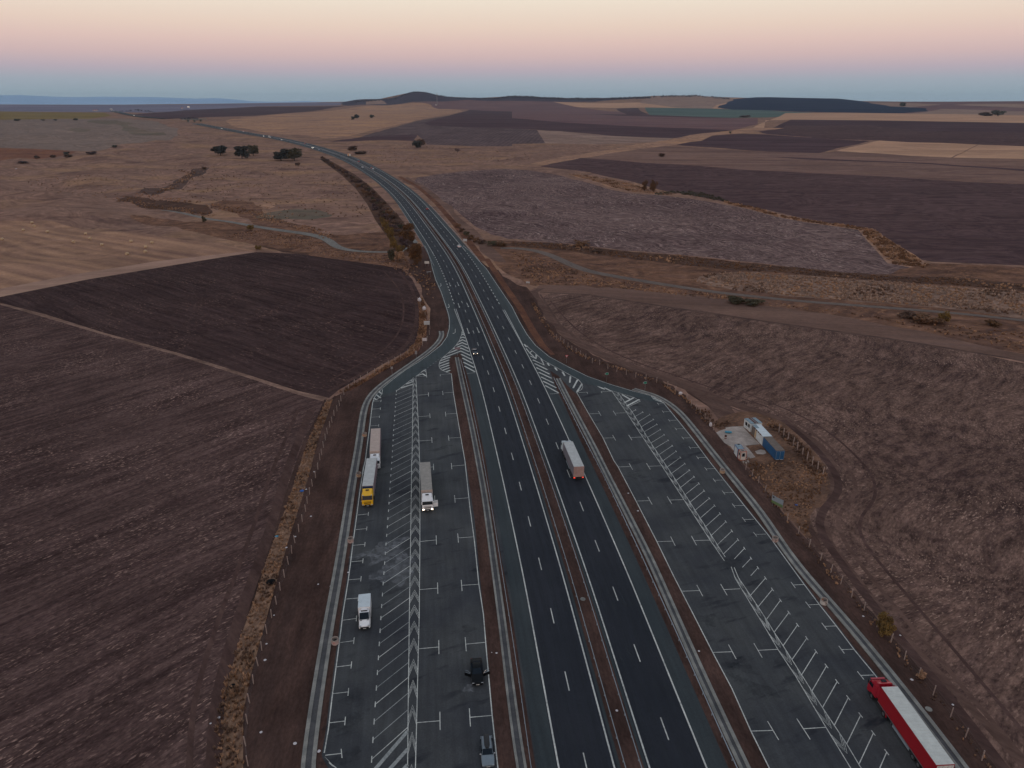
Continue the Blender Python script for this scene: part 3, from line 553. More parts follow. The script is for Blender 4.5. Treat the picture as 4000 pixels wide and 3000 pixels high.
for h in ((195,820,305,873),(210,855,325,912),(230,895,343,948),(250,935,362,990),(268,972,383,1030),(287,1010,402,1073),(305,815,322,838),(370,855,390,880),(435,890,457,928),(505,930,499,985),(568,958,528,1032),(605,995,562,1065)):
    pl(mb, zR(h[:2], h[2:]), .55)
pl(mb, zR((105,650),(200,730),(260,785),(350,835),(450,890),(520,930),(570,955),(600,990),(612,1020),(600,1045),(555,1072)), .17)
pl(mb, zR((327,1083),(405,1077)), .14); pl(mb, zR((560,1072),(648,1067),(655,1082)), .14); pl(mb, zR((778,1075),(770,1062),(855,1060)), .14)
# corner figures, left lot
pl(mb, zD((262,1420),(278,1555)), .15); pl(mb, zD((262,1420),(100,1540),(272,1532)), .15)
pl(mb, zD((118,1528),(210,1497),(268,1530)), .6); pl(mb, zD((190,1470),(235,1440),(263,1462)), .5)
pl(mb, z1((1355,950),(1215,1055),(1213,1068)), .15)
for h in ((1335,968,1358,960),(1295,998,1357,975),(1252,1030,1357,1000)): pl(mb, z1(h[:2], h[2:]), .6)
pl(mb, z1((1093,1045),(1090,1075),(1072,1108),(1045,1130),(1012,1142)), .15)
for h in ((1063,1062,1090,1085),(1037,1087,1077,1118),(1018,1118,1045,1135)): pl(mb, z1(h[:2], h[2:]), .55)
# corner figures, right lot
for q in (((735,1015),(760,1022),(805,1040),(800,1045),(770,1035)), ((790,1022),(830,1040),(862,1058),(850,1060),(815,1042))):
    w_ = wp(zR(*q)); mb.add([(p.x, p.y, .0705) for p in w_], [tuple(range(len(w_)))])
pl(mb, zR((735,1015),(860,1056),(930,1075),(1050,1112),(1110,1145)), .13)
for h in ((950,1088,1022,1130),(972,1158,1052,1115),(990,1188,1100,1130)): pl(mb, zR(h[:2], h[2:]), .6)
pl(mb, zR((1000,1198),(1108,1145)), .13)
pl(mb, zR((1200,1100),(1225,1130),(1310,1160)), .14)
for h in ((1215,1108,1258,1120),(1222,1120,1295,1145),(1240,1135,1308,1158)): pl(mb, zR(h[:2], h[2:]), .45)
# bottom-left crossing figure
w_ = wp(z4((590,1228),(620,1262),(650,1290),(700,1330),(690,1330),(655,1310),(632,1290),(628,1265))); mb.add([(p.x, p.y, .0705) for p in w_], [tuple(range(len(w_)))])
for h in ((1312,1010,1030,1340),(1312,1165,1150,1345),(1310,1300,1270,1345)): pl(wk, z4(h[:2], h[2:]), .55)
# strips with chevrons
SL = z1((1358,940),(1355,1200),(1351,1450),(1348,1659))+z3((1345,0),(1340,400),(1334,800),(1325,1327))+z4((1321,350),(1315,800),(1310,1327))+[(1588,3200)]
SR = z1((1382,940),(1396,1200),(1407,1450),(1413,1659))+z3((1415,0),(1417,400),(1416,800),(1411,1327))+z4((1402,350),(1390,850),(1378,1327))+[(1616,3200)]
TL = r1((862,62),(985,240),(1125,455),(1290,702),(1485,1002),(1712,1352),(1835,1530)); TL2 = [(2856,2215)]+r2((1930,25),(2090,290),(2212,490))+r3((85,637),(240,870),(500,1310),(700,1640),(860,1900))
TR = r1((915,75),(1040,245),(1200,512),(1378,775),(1580,1090),(1722,1310),(1842,1497)); TR2 = [(2868,2218)]+r2((1955,15),(2060,170),(2127,270),(2205,390))+r3((50,485),(130,605),(290,857),(470,1140),(680,1455),(790,1640),(980,1925))
for q in (SL, SR, TL, TL2, TR, TR2): pl(mb, q, .13)
def spl(px): # arc-length point function on a pixel polyline laid on the ground
    q = np.array(wpts(px)); s = np.concatenate([[0], np.cumsum(np.hypot(*np.diff(q, axis=0).T))])
    f = lambda t: np.array([np.interp(t, s, q[:, 0]), np.interp(t, s, q[:, 1])]); f.L = s[-1]; f.q = q; f.s = s
    f.near = lambda p: float(s[np.argmin(np.hypot(*(q-np.array(p)).T))])
    return f
def proj(f, p):
    t = np.linspace(0, f.L, 4000); c = np.stack([np.interp(t, f.s, f.q[:, 0]), np.interp(t, f.s, f.q[:, 1])], 1); return float(t[np.argmin(np.hypot(*(c-np.array(p)).T))])
def chevrons(fa, fb, apex_px, back, gap=.62, n=3):
    for a in apex_px:
        p = np.array(wpts([a])[0]); ta, tb = proj(fa, p), proj(fb, p)
        for k in range(n):
            A = fa(ta+back+k*gap); B = fb(tb+back+k*gap); c = (fa(ta)+fb(tb))/2; d_ = (fa(ta+1)-fa(ta)); c = c+d_*k*gap*1.0
            line(mb, [A, c, B], .072, .0712)
fSL, fSR = spl(SL), spl(SR)
ap = z1((1370,945),(1371,990),(1372,1035),(1373,1082),(1375,1130),(1376,1180),(1377,1230),(1378,1285),(1379,1340),(1380,1397),(1381,1457),(1381,1520),(1381,1582),(1381,1645))+z3((1380,60),(1380,135),(1379,212),(1379,295),(1378,380),(1378,468),(1377,560),(1376,660),(1375,768),(1373,878),(1372,995),(1370,1120),(1369,1248))+z4((1366,60),(1364,210),(1361,390),(1358,570),(1354,785),(1350,1020),(1345,1300))
chevrons(fSL, fSR, ap, 2.6)
for fa, fb, q in ((spl(TL), spl(TR), [(912,110),(940,148),(968,187),(995,227),(1025,272),(1058,318),(1093,367),(1128,420),(1158,468),(1190,518),(1225,575),(1265,632),(1303,690),(1340,748),(1380,808),(1422,873),(1465,940),(1510,1005),(1555,1075),(1600,1145),(1648,1215),(1698,1292),(1750,1372),(1800,1455)]),):
    chevrons(fa, fb, r1(*q), -2.2, -.62)
chevrons(spl(TL2), spl(TR2), r2((1990,105),(2065,222),(2140,345),(2212,470))+r3((15,475),(110,620),(205,770),(305,935),(420,1120),(548,1320),(683,1535)), -2.2, -.62)
# angled car bays, left lot
fB = spl(z1((1213,1055),(1203,1213),(1190,1380),(1177,1620))+z3((1161,182),(1145,435),(1123,730),(1098,1075))+z4((1078,50),(1057,392),(1030,790),(1000,1255)))
e0 = wpts(z4((1020,940)))[0]; e1 = wpts(z4((1317,690)))[0]; dv = np.array(e1)-np.array(e0); Ld = np.linalg.norm(dv); dv = dv/Ld
n_ = 43; tk = lambda f, t: (f(t+.01)-f(t-.01))/np.linalg.norm(f(t+.01)-f(t-.01))
def hit(p, d, f):   # where the line p+d*s meets polyline f
    q = f.q; best = None
    for i in range(len(q)-1):
        a, b = q[i], q[i+1]; m_ = np.array([[d[0], -(b-a)[0]], [d[1], -(b-a)[1]]])
        if abs(np.linalg.det(m_)) < 1e-9: continue
        s_, t_ = np.linalg.solve(m_, a-p)
        if -.001 <= t_ <= 1.001 and s_ > 0 and (best is None or s_ < best): best = s_
    return None if best is None else p+d*best
for k in range(n_):
    t_ = fB.L*k/(n_-1); p = fB(t_); e = hit(p, dv, fSL)
    if e is None: e = p+dv*Ld
    line(wk if k % 3 else mb, [p, e], .12, .0713); d_ = tk(fB, min(max(t_, .1), fB.L-.1)); line(mb, [p-d_*.55, p+d_*.55], .15, .0716)
# bays, right lot
bays = [(1088,330,1190,266),(1115,373,1222,308),(1142,415,1252,350),(1172,463,1282,395),(1200,512,1315,440),(1235,558,1350,488),(1270,612,1385,535),(1302,667,1418,583),(1340,720,1455,637),(1378,775,1493,690),(1418,835,1533,747),(1458,895,1573,803),(1497,957,1615,862),(1540,1022,1660,925),(1585,1090,1705,990),(1630,1158,1750,1053),(1675,1232,1798,1122),(1722,1310,1848,1192),(1775,1390,1900,1272),(1828,1470,1953,1347),(1920,1515,2008,1422),(1990,1587,2065,1508),(2063,1659,2125,1590)]
B = [(r1(b[:2])[0], r1(b[2:])[0]) for b in bays]
B += [(r2(a)[0], r2(b)[0]) for a, b in (((1997,75),(2190,-130+20)),((2060,170),(2190,20)))][1:]
B += [(r2((2125,270))[0], r3((38,118))[0]), (r2((2198,378))[0], r3((107,212))[0])]
B += [(r3(b[:2])[0], r3(b[2:])[0]) for b in ((55,485,180,318),(130,605,255,425),(207,725,335,540),(290,857,415,655),(380,995,505,780),(470,1140,597,915),(570,1297,693,1055),(678,1455,800,1205),(787,1625,910,1360),(900,1810,1025,1525))]
B += [(r1((1058,285))[0], r1((1130,245))[0]), (r1((1030,245))[0], r1((1068,225))[0])]
fE = spl(RE)
for a, b in B:
    A, Bb = wpts([a, b]); line(mb, [A, Bb], .12, .0713); t_ = proj(fE, Bb); d_ = tk(fE, t_); Bb = np.array(Bb); line(mb, [Bb-d_*.5, Bb+d_*.5], .14, .0716)
# T marks of the lorry bays
def tmark(px0, px1, f, half, w=.13):
    A, Bb = wpts([px0, px1]); line(mb, [A, Bb], w, .0714); d_ = tk(f, min(max(proj(f, Bb), .1), f.L-.1)); Bb = np.array(Bb); line(mb, [Bb-d_*half, Bb+d_*half], w, .0717)
for x0, x1, y in ((1392,1490,1090),(1402,1503,1275),(1410,1520,1485)): tmark(z1((x0, y+4))[0], z1((x1, y-3))[0], fSR, 1.7)
for x0, x1, y in ((1415,1534,60),(1416,1545,342),(1417,1558,692),(1414,1570,1108)): tmark(z3((x0, y+8))[0], z3((x1, y-6))[0], fSR, 1.7)
for x0, x1, y in ((1406,1580,292),(1392,1590,930)): tmark(z4((x0, y+8))[0], z4((x1, y-8))[0], fSR, 1.7)
fI = spl(z1((1688,905),(1740,1280),(1770,1459))+z3((1848,400),(1925,1065))+z4((1992,330),(2090,1327)))
for x0, x1, y in ((1703,1614,1072),(1733,1638,1254),(1770,1665,1462)): tmark(z1((x0, y-3))[0], z1((x1, y+3))[0], fI, 1.7)
for x0, x1, y in ((1805,1690,43),(1842,1718,326),(1880,1746,664),(1924,1777,1074)): tmark(z3((x0, y-5))[0], z3((x1, y+5))[0], fI, 1.7)
for x0, x1, y in ((1978,1812,252),(2040,1848,884)): tmark(z4((x0, y-8))[0], z4((x1, y+8))[0], fI, 1.7)
fL = spl(LE)
for x0, x1, y in ((1010,1080,1145),(1003,1075,1212),(995,1067,1282),(985,1060,1357)): tmark(z1((x0, y+2))[0], z1((x1, y-2))[0], fL, .8)
for x0, x1, y in ((913,978,-22+130),(905,974,352),(883,971,465),(863,957,592),(838,941,728),(820,924,870),(800,907,1026),(780,885,1192)): tmark(z3((x0, y+5))[0], z3((x1, y-4))[0], fL, .8)
for x0, x1, y in ((752,868,45),(728,846,238),(700,824,448),(665,798,680),(632,770,932),(600,740,1212)): tmark(z4((x0, y+8))[0], z4((x1, y-8))[0], fL, .8)
for x0, x1, y in ((665,758,258),(782,882,468),(915,1027,717),(1072,1192,1012),(1253,1390,1362)): tmark(r1((x0, y+2))[0], r1((x1, y-2))[0], fE, 1.7)
for x0, x1, y in ((1470,1622,131),(1732,1903,660),(2067,2255,1340)): tmark(r2((x0, y+3))[0], r2((x1, y-3))[0], fE, 1.7)
for x0, x1, y in ((985,887,252),(1122,1022,462),(1287,1178,711),(1487,1360,1003),(1712,1572,1353)): tmark(r1((x0, y-2))[0], r1((x1, y+2))[0], fE, 1.7)
tmark(r2((1970,113))[0], r2((1830,120))[0], fE, 1.7); tmark(r3((85,636))[0], r2((2125,645))[0], fE, 1.7); tmark(r3((500,1310))[0], r3((305,1323))[0], fE, 1.9)
for x0, x1, y in ((1310,1262,172),(1370,1305,241),(1425,1358,315),(1480,1415,388),(1555,1475,467),(1615,1537,551),(1688,1603,637),(1755,1675,734),(1830,1748,833),(1915,1828,939),(2008,1915,1052),(2090,2003,1172),(2195,2100,1300)): tmark(r1((x0, y-1))[0], r1((x1, y+1))[0], fE, .85, .11)
for x0, x1, y in ((312,217,78),(440,345,250),(585,487,436),(740,635,637),(915,800,860)): tmark(r3((x0, y-2))[0], r3((x1, y+2))[0], fE, .9)
# arrows on the approach
def arrow(a, b, w=.2, head=1.5):
    A, Bv = [Vector((*p, 0)) for p in wpts([a, b])]; d_ = (Bv-A).normalized(); n_ = Vector((-d_.y, d_.x, 0)); neck = Bv-d_*head
    line(mb, [A, neck], w, .0714); mb.add([(q.x, q.y, .0716) for q in (neck+n_*.42, Bv, neck-n_*.42)], [(0, 1, 2)])
for a in (((638,15),(664,78)),((768,8),(798,70)),((785,352),(810,425)),((923,343),(957,415)),((930,756),(964,848)),((1088,743),(1128,833))): arrow(zD(a[0])[0], zD(a[1])[0])
for a in (((503,30),(513,66),(485,80)),((632,365),(645,412),(615,428)),((740,768),(738,828),(695,848))):
    pl(mb, zD(a[0], a[1]), .2); arrow(zD(a[1])[0], zD(a[2])[0], .2, 1.0)
for a in (((505,1235),(520,1228)),((470,1265),(455,1270)),((420,1300),(435,1292)),((375,1330),(395,1322)),((330,1365),(350,1355)),((285,1398),(305,1388))): pl(wk, zD(*a), .15)
mk = tag(mb.build('parking_marking', M['white']), kind='structure'); tag(wk.build('worn_marking', M['worn']), kind='structure')
# stains of their own shape
def stain(name, px, r, mat, rz=0, el=1.0, lift=.066):
    c = P(px[0], px[1], 0); vs = []; n = 30
    for i in range(n):
        a = 2*math.pi*i/n; k = r*(1+.28*math.sin(3*a+px[0])+.18*math.sin(7*a+px[1])+random.uniform(-.08, .08)); x, y = k*math.cos(a)*el, k*math.sin(a)
        vs.append((c.x+x*math.cos(rz)-y*math.sin(rz), c.y+x*math.sin(rz)+y*math.cos(rz), lift))
    m_ = MB(); m_.add([(c.x, c.y, lift)]+vs, [(0, 1+i, 1+(i+1) % n) for i in range(n)]); return tag(m_.build(name, mat), kind='structure')
M['oil'] = stain_mat('oil_stain', (.014,.018,.024), .5, .7, .8); M['dust'] = stain_mat('spilled_powder', (.30,.31,.33), .55, .8, .75)
stain('oil_stain', (2858,2205), 2.6, M['oil'], el=.8); stain('oil_stain', z3((1045,1075))[0], 1.3, M['oil'], .3, 1.4); stain('oil_stain', z3((1738,165))[0], 1.2, M['oil']); stain('oil_stain', z4((840,730))[0], 1.6, M['oil'])
stain('oil_stain', z4((1835,128))[0], 1.1, M['oil']); stain('oil_stain', z4((790,930))[0], 1.5, M['oil'], .5, 2.0, .067); stain('oil_stain', z4((760,1240))[0], 1.1, M['oil'], .4, 2.4); stain('oil_stain', r1((1050,795))[0], 1.3, M['oil'], 0, 1.6)
stain('oil_stain', r2((1690,380))[0], 1.6, M['oil']); stain('oil_stain', r2((1975,770))[0], 1.5, M['oil'], -.6, 1.6); stain('oil_stain', r2((2080,960))[0], 1.5, M['oil'], -.6, 2.4); stain('oil_stain', z3((860,890))[0], 1.6, M['oil'], .6, 1.6)
stain('spilled_powder', z3((1180,715))[0], 1.6, M['dust'], .5, 2.0); stain('spilled_powder', z3((1150,810))[0], 2.2, M['dust'], .9, 1.8, .0665); stain('spilled_powder', z3((1010,800))[0], 1.6, M['dust'], .4, 2.2)
stain('spilled_powder', z3((1210,950))[0], 3.4, M['dust'], 1.2, 1.4, .0668); stain('spilled_powder', z4((1840,640))[0], .8, M['dust'])
# paved farm tracks
M['path2'] = asphalt('worn_track_asphalt', (84,75,72), (72,64,62)); M['path'] = asphalt('farm_track_asphalt', (94,94,93), (80,79,78))
def track(name, px, w, mat, lift=.09):
    q = smooth_path([P(*p) for p in px], 4, .02); m_ = MB(); ww = np.full(len(q), w/2.) if not isinstance(w, (list, tuple)) else np.interp(np.linspace(0, 1, len(q)), np.linspace(0, 1, len(w)), w)/2
    ribbon(m_, q, -ww, ww, lift, 0); return tag(m_.build(name, mat), kind='structure')
track('farm_track', zA((1400,1155),(1700,1205),(1900,1245),(2140,1285))+zB((0,1295),(200,1325),(400,1350),(560,1380),(640,1420),(680,1465),(760,1495),(880,1512),(1000,1515),(1150,1515)), [2.5,3.5,4.5,6,7,6,4], M['path'])
track('farm_track', [(1955,970),(2040,969),(2090,978),(2140,992),(2200,1020),(2260,1048),(2320,1066),(2450,1088),(2600,1113),(2800,1143),(3100,1175),(3500,1205),(3750,1225),(4000,1252),(4500,1310)], [5.5,6,6,5.5,4.5,4,4,3.5,3.5], M['path2'])
# ------------------------------------------------------------------ materials for the objects
K = {}
def pm(k, *a, **kw): K[k] = plain(k, *a, **kw); return K[k]
pm('white_paint', (222,224,226), .35, coat=.3); pm('offwhite', (188,184,178), .6); pm('cloud_tarp', (180,182,180), .7, dirt=.18); pm('beige_tarp', (178,160,150), .75, dirt=.15)
pm('grey_tarp', (146,141,134), .75, dirt=.2); pm('pale_tarp', (194,196,190), .7, dirt=.14); pm('yellow_paint', (226,176,14), .35, coat=.3); pm('red_paint', (168,20,42), .35, coat=.4); pm('red_tarp', (150,10,28), .55)
pm('blue_paint', (28,66,120), .4); pm('navy_board', (20,50,96), .5); pm('curtain_grey', (112,108,116), .7); pm('curtain_mauve', (120,104,112), .7); pm('black_plastic', (22,23,26), .6); pm('chassis', (34,35,38), .7); pm('tyre', (20,20,21), .85)
pm('steel', (150,156,160), .4, .8); pm('galv', (138,150,160), .5, .15); pm('rim', (120,124,128), .4, .7); pm('dark_blue_car', (16,24,32), .25, coat=.8); pm('black_car', (8,10,14), .45, spec=.15); pm('silver_car', (112,124,132), .4, .3, coat=.2)
pm('white_car', (196,198,200), .3, coat=.5); pm('red_car', (140,36,44), .3, coat=.5); pm('grey_car', (90,96,104), .3, .4, coat=.5); pm('plate', (190,190,188), .5); pm('chrome', (190,195,200), .15, 1.0)
pm('orange_tarp', (206,146,98), .7); pm('glow_tinted_door', (166,138,132), .6, dirt=.2); pm('light_blue_roof', (118,138,148), .6, dirt=.3); pm('container_blue', (18,78,122), .55, dirt=.25); pm('rust', (96,58,46), .85, dirt=.4)  # the lorry door's pink is the warm afterglow worked into its colour
pm('old_white', (200,204,204), .6, dirt=.22); pm('cyan_white', (192,202,206), .5, dirt=.15); pm('brown_roof', (104,92,84), .85, dirt=.25); pm('orange_frame', (166,84,56), .6, dirt=.2); pm('turquoise', (56,130,156), .4); pm('drum_red', (92,36,34), .6, dirt=.3)
pm('post_concrete', (158,140,132), .9, dirt=.3); pm('wood', (70,54,44), .9, dirt=.3); pm('bark', (44,38,36), .95, dirt=.3); pm('straw', (186,160,128), .95, dirt=.25); pm('green_sign', (14,120,96), .4); pm('sign_white', (176,178,180), .4); pm('sign_red', (206,70,70), .4)
pm('sign_back', (140,138,140), .5, .3); pm('sign_green_board', (96,118,78), .5); pm('sign_blue_board', (132,142,150), .5); pm('ring_concrete', (152,140,132), .9, dirt=.25); pm('ring_pink', (168,146,140), .8, dirt=.25); pm('ring_ochre', (172,146,120), .8, dirt=.25); pm('ring_dark', (70,40,36), .8)
pm('cardboard', (150,90,50), .9); pm('blue_bag', (20,84,160), .5); pm('black_bag', (6,6,10), .7, spec=.1); pm('white_bag', (196,190,192), .7, dirt=.1); pm('pink_roof', (150,92,92), .8); pm('house_wall', (180,176,176), .8); pm('wire', (96,94,96), .6, .4)
K['glass'] = plain('window_glass', (16,26,36), .16, 0, dirt=.03, spec=.18); K['dark_glass'] = plain('dark_window', (30,30,36), .25, spec=.2)
K['head'] = glow('headlight_on', (1., .82, .62), 5.); K['far_head'] = glow('far_headlight_on', (1., .9, .75), 16.); K['tail'] = glow('tail_light_on', (.9, .06, .03), 1.6); K['amber'] = glow('dash_light', (1., .16, .05), 1.5)
K['lens'] = plain('lamp_lens', (170,175,180), .15, spec=.8); K['red_lens'] = plain('red_lens', (120,20,22), .25)

def head(p, q): d = Vector(q)-Vector(p); return math.atan2(d.y, d.x)-math.pi/2      # rotation that turns local +Y from p towards q
def road_dir(p, rev=False):
    i = int(np.argmin(np.hypot(C2[:, 0]-p[0], C2[:, 1]-p[1]))); i = min(max(i, 2), len(C2)-3); a, b = C2[i-2], C2[i+2]
    return head((*b, 0), (*a, 0)) if rev else head((*a, 0), (*b, 0))
def wheel(par, x, y, r, w, name='wheel', twin=False):
    m_ = MB(); m_.cyl((x-w/2, y, r), (x+w/2, y, r), r, n=20); t = m_.build(name, K['tyre'], par, .03, True)
    s_ = 1 if x > 0 else -1; m_ = MB(); m_.cyl((x+s_*(w/2-.05), y, r), (x+s_*(w/2+.012), y, r), r*.58, r*.5, n=16); m_.build('rim', K['rim'], t); return t

# ------------------------------------------------------------------ lorries (local +Y is forward, origin on the road under the trailer's front edge)
def lorry(label, pr, pf, cab, roof, side, front, rear=None, group=None, name='articulated_lorry', vis='white', lights=False, door=False, deck=None, far=False, L=13.6, stripe=None, tail=False, blueband=False):
    a, b = P(*pr, 4.0), P(*pf, 4.0); rz = head(a, b); loc = (b.x, b.y, 0)
    T_ = thing(name, label, 'lorry', loc, rz, group); h = 4.0
    m_ = MB(); m_.box((0, -L/2, 2.62), (2.55, L, 2.74)); m_.build('trailer_box', side, T_, .03)
    m_ = MB(); m_.box((0, -L/2, 4.0), (2.50, L-.04, .05))
    for i in range(26): m_.box((0, -.4-i*(L-.8)/25, 4.033), (2.46, .035, .02))
    m_.build('trailer_roof', roof, T_)
    m_ = MB(); m_.box((0, .02, 2.6), (2.57, .08, 2.84)); m_.build('front_wall', front, T_, .02)
    m_ = MB(); m_.box((0, -L-.03, 2.6), (2.57, .08, 2.80)); rd = m_.build('rear_door', rear or side, T_, .02)
    m_ = MB(); [m_.cyl((x, -L-.09, 1.3), (x, -L-.09, 3.9), .025, n=6) for x in (-.9, -.35, .35, .9)]; m_.build('lock_rod', K['steel'], rd)
    m_ = MB(); m_.box((0, -L/2, 1.19), (2.6, L+.1, .14)); m_.build('side_rail', K['steel'] if stripe else K['chassis'], T_)
    m_ = MB(); m_.box((-.45, -L/2, 1.0), (.14, L-.3, .3)); m_.box((.45, -L/2, 1.0), (.14, L-.3, .3)); m_.box((0, -L+.1, .6), (2.3, .1, .16)); m_.build('trailer_frame', K['chassis'], T_)
    for x in (-.8, .8): m_ = MB(); m_.box((x, -3.2, .55), (.12, .12, 1.0)); m_.build('landing_leg', K['steel'], T_)
    m_ = MB(); m_.box((-1.2, -6.2, .8), (.08, 4.2, .5)); m_.build('side_guard', K['galv'], T_); m_ = MB(); m_.box((1.2, -6.2, .8), (.08, 4.2, .5)); m_.build('side_guard', K['galv'], T_)
    for y in (-9.3, -10.6, -11.9):
        for x in (-1.08, 1.08): wheel(T_, x, y, .5, .36, 'trailer_wheel')
    for x in (-1.05, 1.05):
        m_ = MB(); m_.box((x, -L-.09, 1.02), (.4, .06, .16)); m_.build('tail_light', K['tail'] if tail else K['red_lens'], T_)
    # tractor
    m_ = MB(); m_.box((0, -.6, .85), (.9, 4.6, .3)); m_.build('tractor_frame', K['chassis'], T_)
    f = 3.15; c0 = .75                                               # front and back of the cab
    prof = [(c0, 1.0), (c0, 3.05), (c0+1.55, 3.05), (f-.42, 2.78), (f-.06, 1.98), (f, 1.55), (f, .62), (f-.75, .5), (f-.85, 1.0)]
    m_ = MB(); m_.prism(prof, -1.24, 1.24); cb = m_.build('cab', cab, T_, .07, True)
    # high roof with deflector
    R0 = [(-1.2, c0, 3.0), (1.2, c0, 3.0), (1.2, f-.5, 2.82), (-1.2, f-.5, 2.82)]; R1 = [(-1.08, c0+.1, 3.78), (1.08, c0+.1, 3.78), (.92, f-1.25, 3.45), (-.92, f-1.25, 3.45)]
    m_ = MB(); m_.loft([R0, R1]); m_.build('roof_fairing', K['white_paint'] if vis == 'white' and cab is K['white_paint'] else cab, cb, .08, True)
    m_ = MB(); m_.quad((-.42, c0+.62, 3.72), (.42, c0+.62, 3.72), (.36, c0+.98, 3.63), (-.36, c0+.98, 3.63)); m_.X = None; m_ = MB(); m_.box((0, c0+.75, 3.69), (.75, .42, .1)); m_.build('roof_hatch', K['dark_glass'], cb)
    for sx in (-1, 1):
        m_ = MB(); m_.box((sx*1.2, c0-.28, 2.55), (.05, .65, 2.1), 1); m_.build('side_fairing', cab, cb, .02)
    # windscreen, visor, grille
    m_ = MB(); o_ = .03; m_.quad((-1.1, f-.41+o_, 2.76), (1.1, f-.41+o_, 2.76), (1.16, f-.06+o_, 2.0), (-1.16, f-.06+o_, 2.0)); m_.build('windscreen', K['glass'], cb)
    m_ = MB(); m_.box((0, f-.26, 2.84), (2.2, .34, .07)); m_.build('sun_visor', K['white_paint'] if cab is K['white_paint'] else (K['black_plastic'] if cab is K['yellow_paint'] else cab), cb)
    m_ = MB(); m_.box((0, f+.02, 1.25), (1.5, .06, .2)); m_.box((0, f+.02, 1.58), (1.7, .05, .07)); m_.box((0, f+.02, .78), (1.25, .06, .24)); m_.build('grille', K['black_plastic'], cb)
    m_ = MB(); m_.box((0, f+.05, .58), (.52, .03, .12)); m_.build('number_plate', K['plate'], cb)
    for sx in (-1, 1):
        m_ = MB(); m_.box((sx*.98, f+.02, .82), (.36, .06, .24)); m_.build('headlight', K['head'] if lights else K['lens'], cb, .02)
        m_ = MB(); m_.box((sx*1.36, f-.18, 2.35), (.1, .2, .62)); m_.box((sx*1.3, f-.2, 2.72), (.16, .06, .05)); m_.build('mirror', K['black_plastic'] if cab is not K['white_paint'] else K['white_paint'], cb, .02)
        if not (door and sx < 0):
            m_ = MB(); m_.quad((sx*1.262, c0+1.05, 2.02), (sx*1.262, f-.28, 2.02), (sx*1.262, f-.55, 2.7), (sx*1.262, c0+1.05, 2.7)); m_.build('side_window', K['glass'], cb)
        m_ = MB(); m_.box((sx*1.12, c0+1.6, .55), (.3, .75, .3)); m_.build('step', K['black_plastic'], cb)
        m_ = MB(); m_.box((sx*1.13, -.55, .72), (.42, 1.5, .62)); m_.build('fuel_tank', K['galv'] if sx > 0 else K['chassis'], T_, .06)
        wheel(T_, sx*1.05, f-1.35, .52, .34); wheel(T_, sx*1.0, -1.75, .52, .6)
    if door:
        m_ = MB(); m_.X = Matrix.Translation((-1.26, f-.45, 0)) @ Matrix.Rotation(R(-78), 4, 'Z') @ Matrix.Translation((0, 0, 0))
        m_.box((0, -.55, 1.55), (.08, 1.1, .95)); m_.box((0, -.05, 2.35), (.06, .07, .7)); m_.box((0, -1.06, 2.35), (.06, .07, .7)); m_.box((0, -.55, 2.68), (.06, 1.1, .06))
        d_ = m_.build('open_door', cab, cb, .02); m2_ = MB(); m2_.X = m_.X; m2_.box((0, -.55, 2.33), (.015, .95, .62)); m2_.build('door_window', K['cyan_white'], d_)
    if lights or name == 'yl':
        m_ = MB(); m_.box((-.55, f-.2, 2.05), (.14, .05, .06)); m_.build('dash_lamp', K['amber'], cb)
    if blueband:
        m_ = MB(); m_.box((0, .075, 3.55), (2.45, .03, .7)); m_.build('header_board', K['navy_board'], T_)
        for x in (-.95, .95): m_ = MB(); m_.cyl((x, f-.62, 2.98), (x, f-.42, 2.9), .12, n=12); m_.build('roof_lamp', K['lens'], cb)
    if stripe:
        m_ = MB(); m_.box((0, -L-.09, 2.65), (2.3, .03, 2.5)); m_.build('door_panel', K['pale_tarp'], T_)
        for sx in (-1, 1): m_ = MB(); m_.box((sx*1.18, 0.05-1.55+.3, .8), (.1, 2.5, .75)); m_.build('side_skirt', cab, T_, .03)
    return T_
lorry('white articulated lorry with beige roof parked behind the yellow one', (1467.5,1672.7), (1463.5,1762.3), K['white_paint'], K['beige_tarp'], K['curtain_mauve'], K['beige_tarp'], group='lorries parked on the left')
lorry('yellow-cab articulated lorry with pale grey trailer by the kerb', (1452,1790), (1436,1896.7), K['yellow_paint'], K['cloud_tarp'], K['curtain_mauve'], K['offwhite'], group='lorries parked on the left', blueband=True, vis='y')
lorry('white articulated lorry with lights on and its cab door open beside the chevron strip', (1660,1806.6), (1667,1914.4), K['white_paint'], K['grey_tarp'], K['grey_tarp'], K['beige_tarp'], group='lorries parked on the left', lights=True, door=True)
lorry('grey box lorry with afterglow-tinted rear doors driving away on the motorway', (2261,1820.9), (2219,1725.8), K['cyan_white'], K['cloud_tarp'], K['curtain_grey'], K['cloud_tarp'], rear=K['glow_tinted_door'], tail=True)
lorry('red lorry with white-roofed red trailer parked at the lower right', (3687,2977.8), (3474.5,2682.5), K['red_paint'], K['pale_tarp'], K['red_tarp'], K['red_paint'], stripe=True, vis='r')

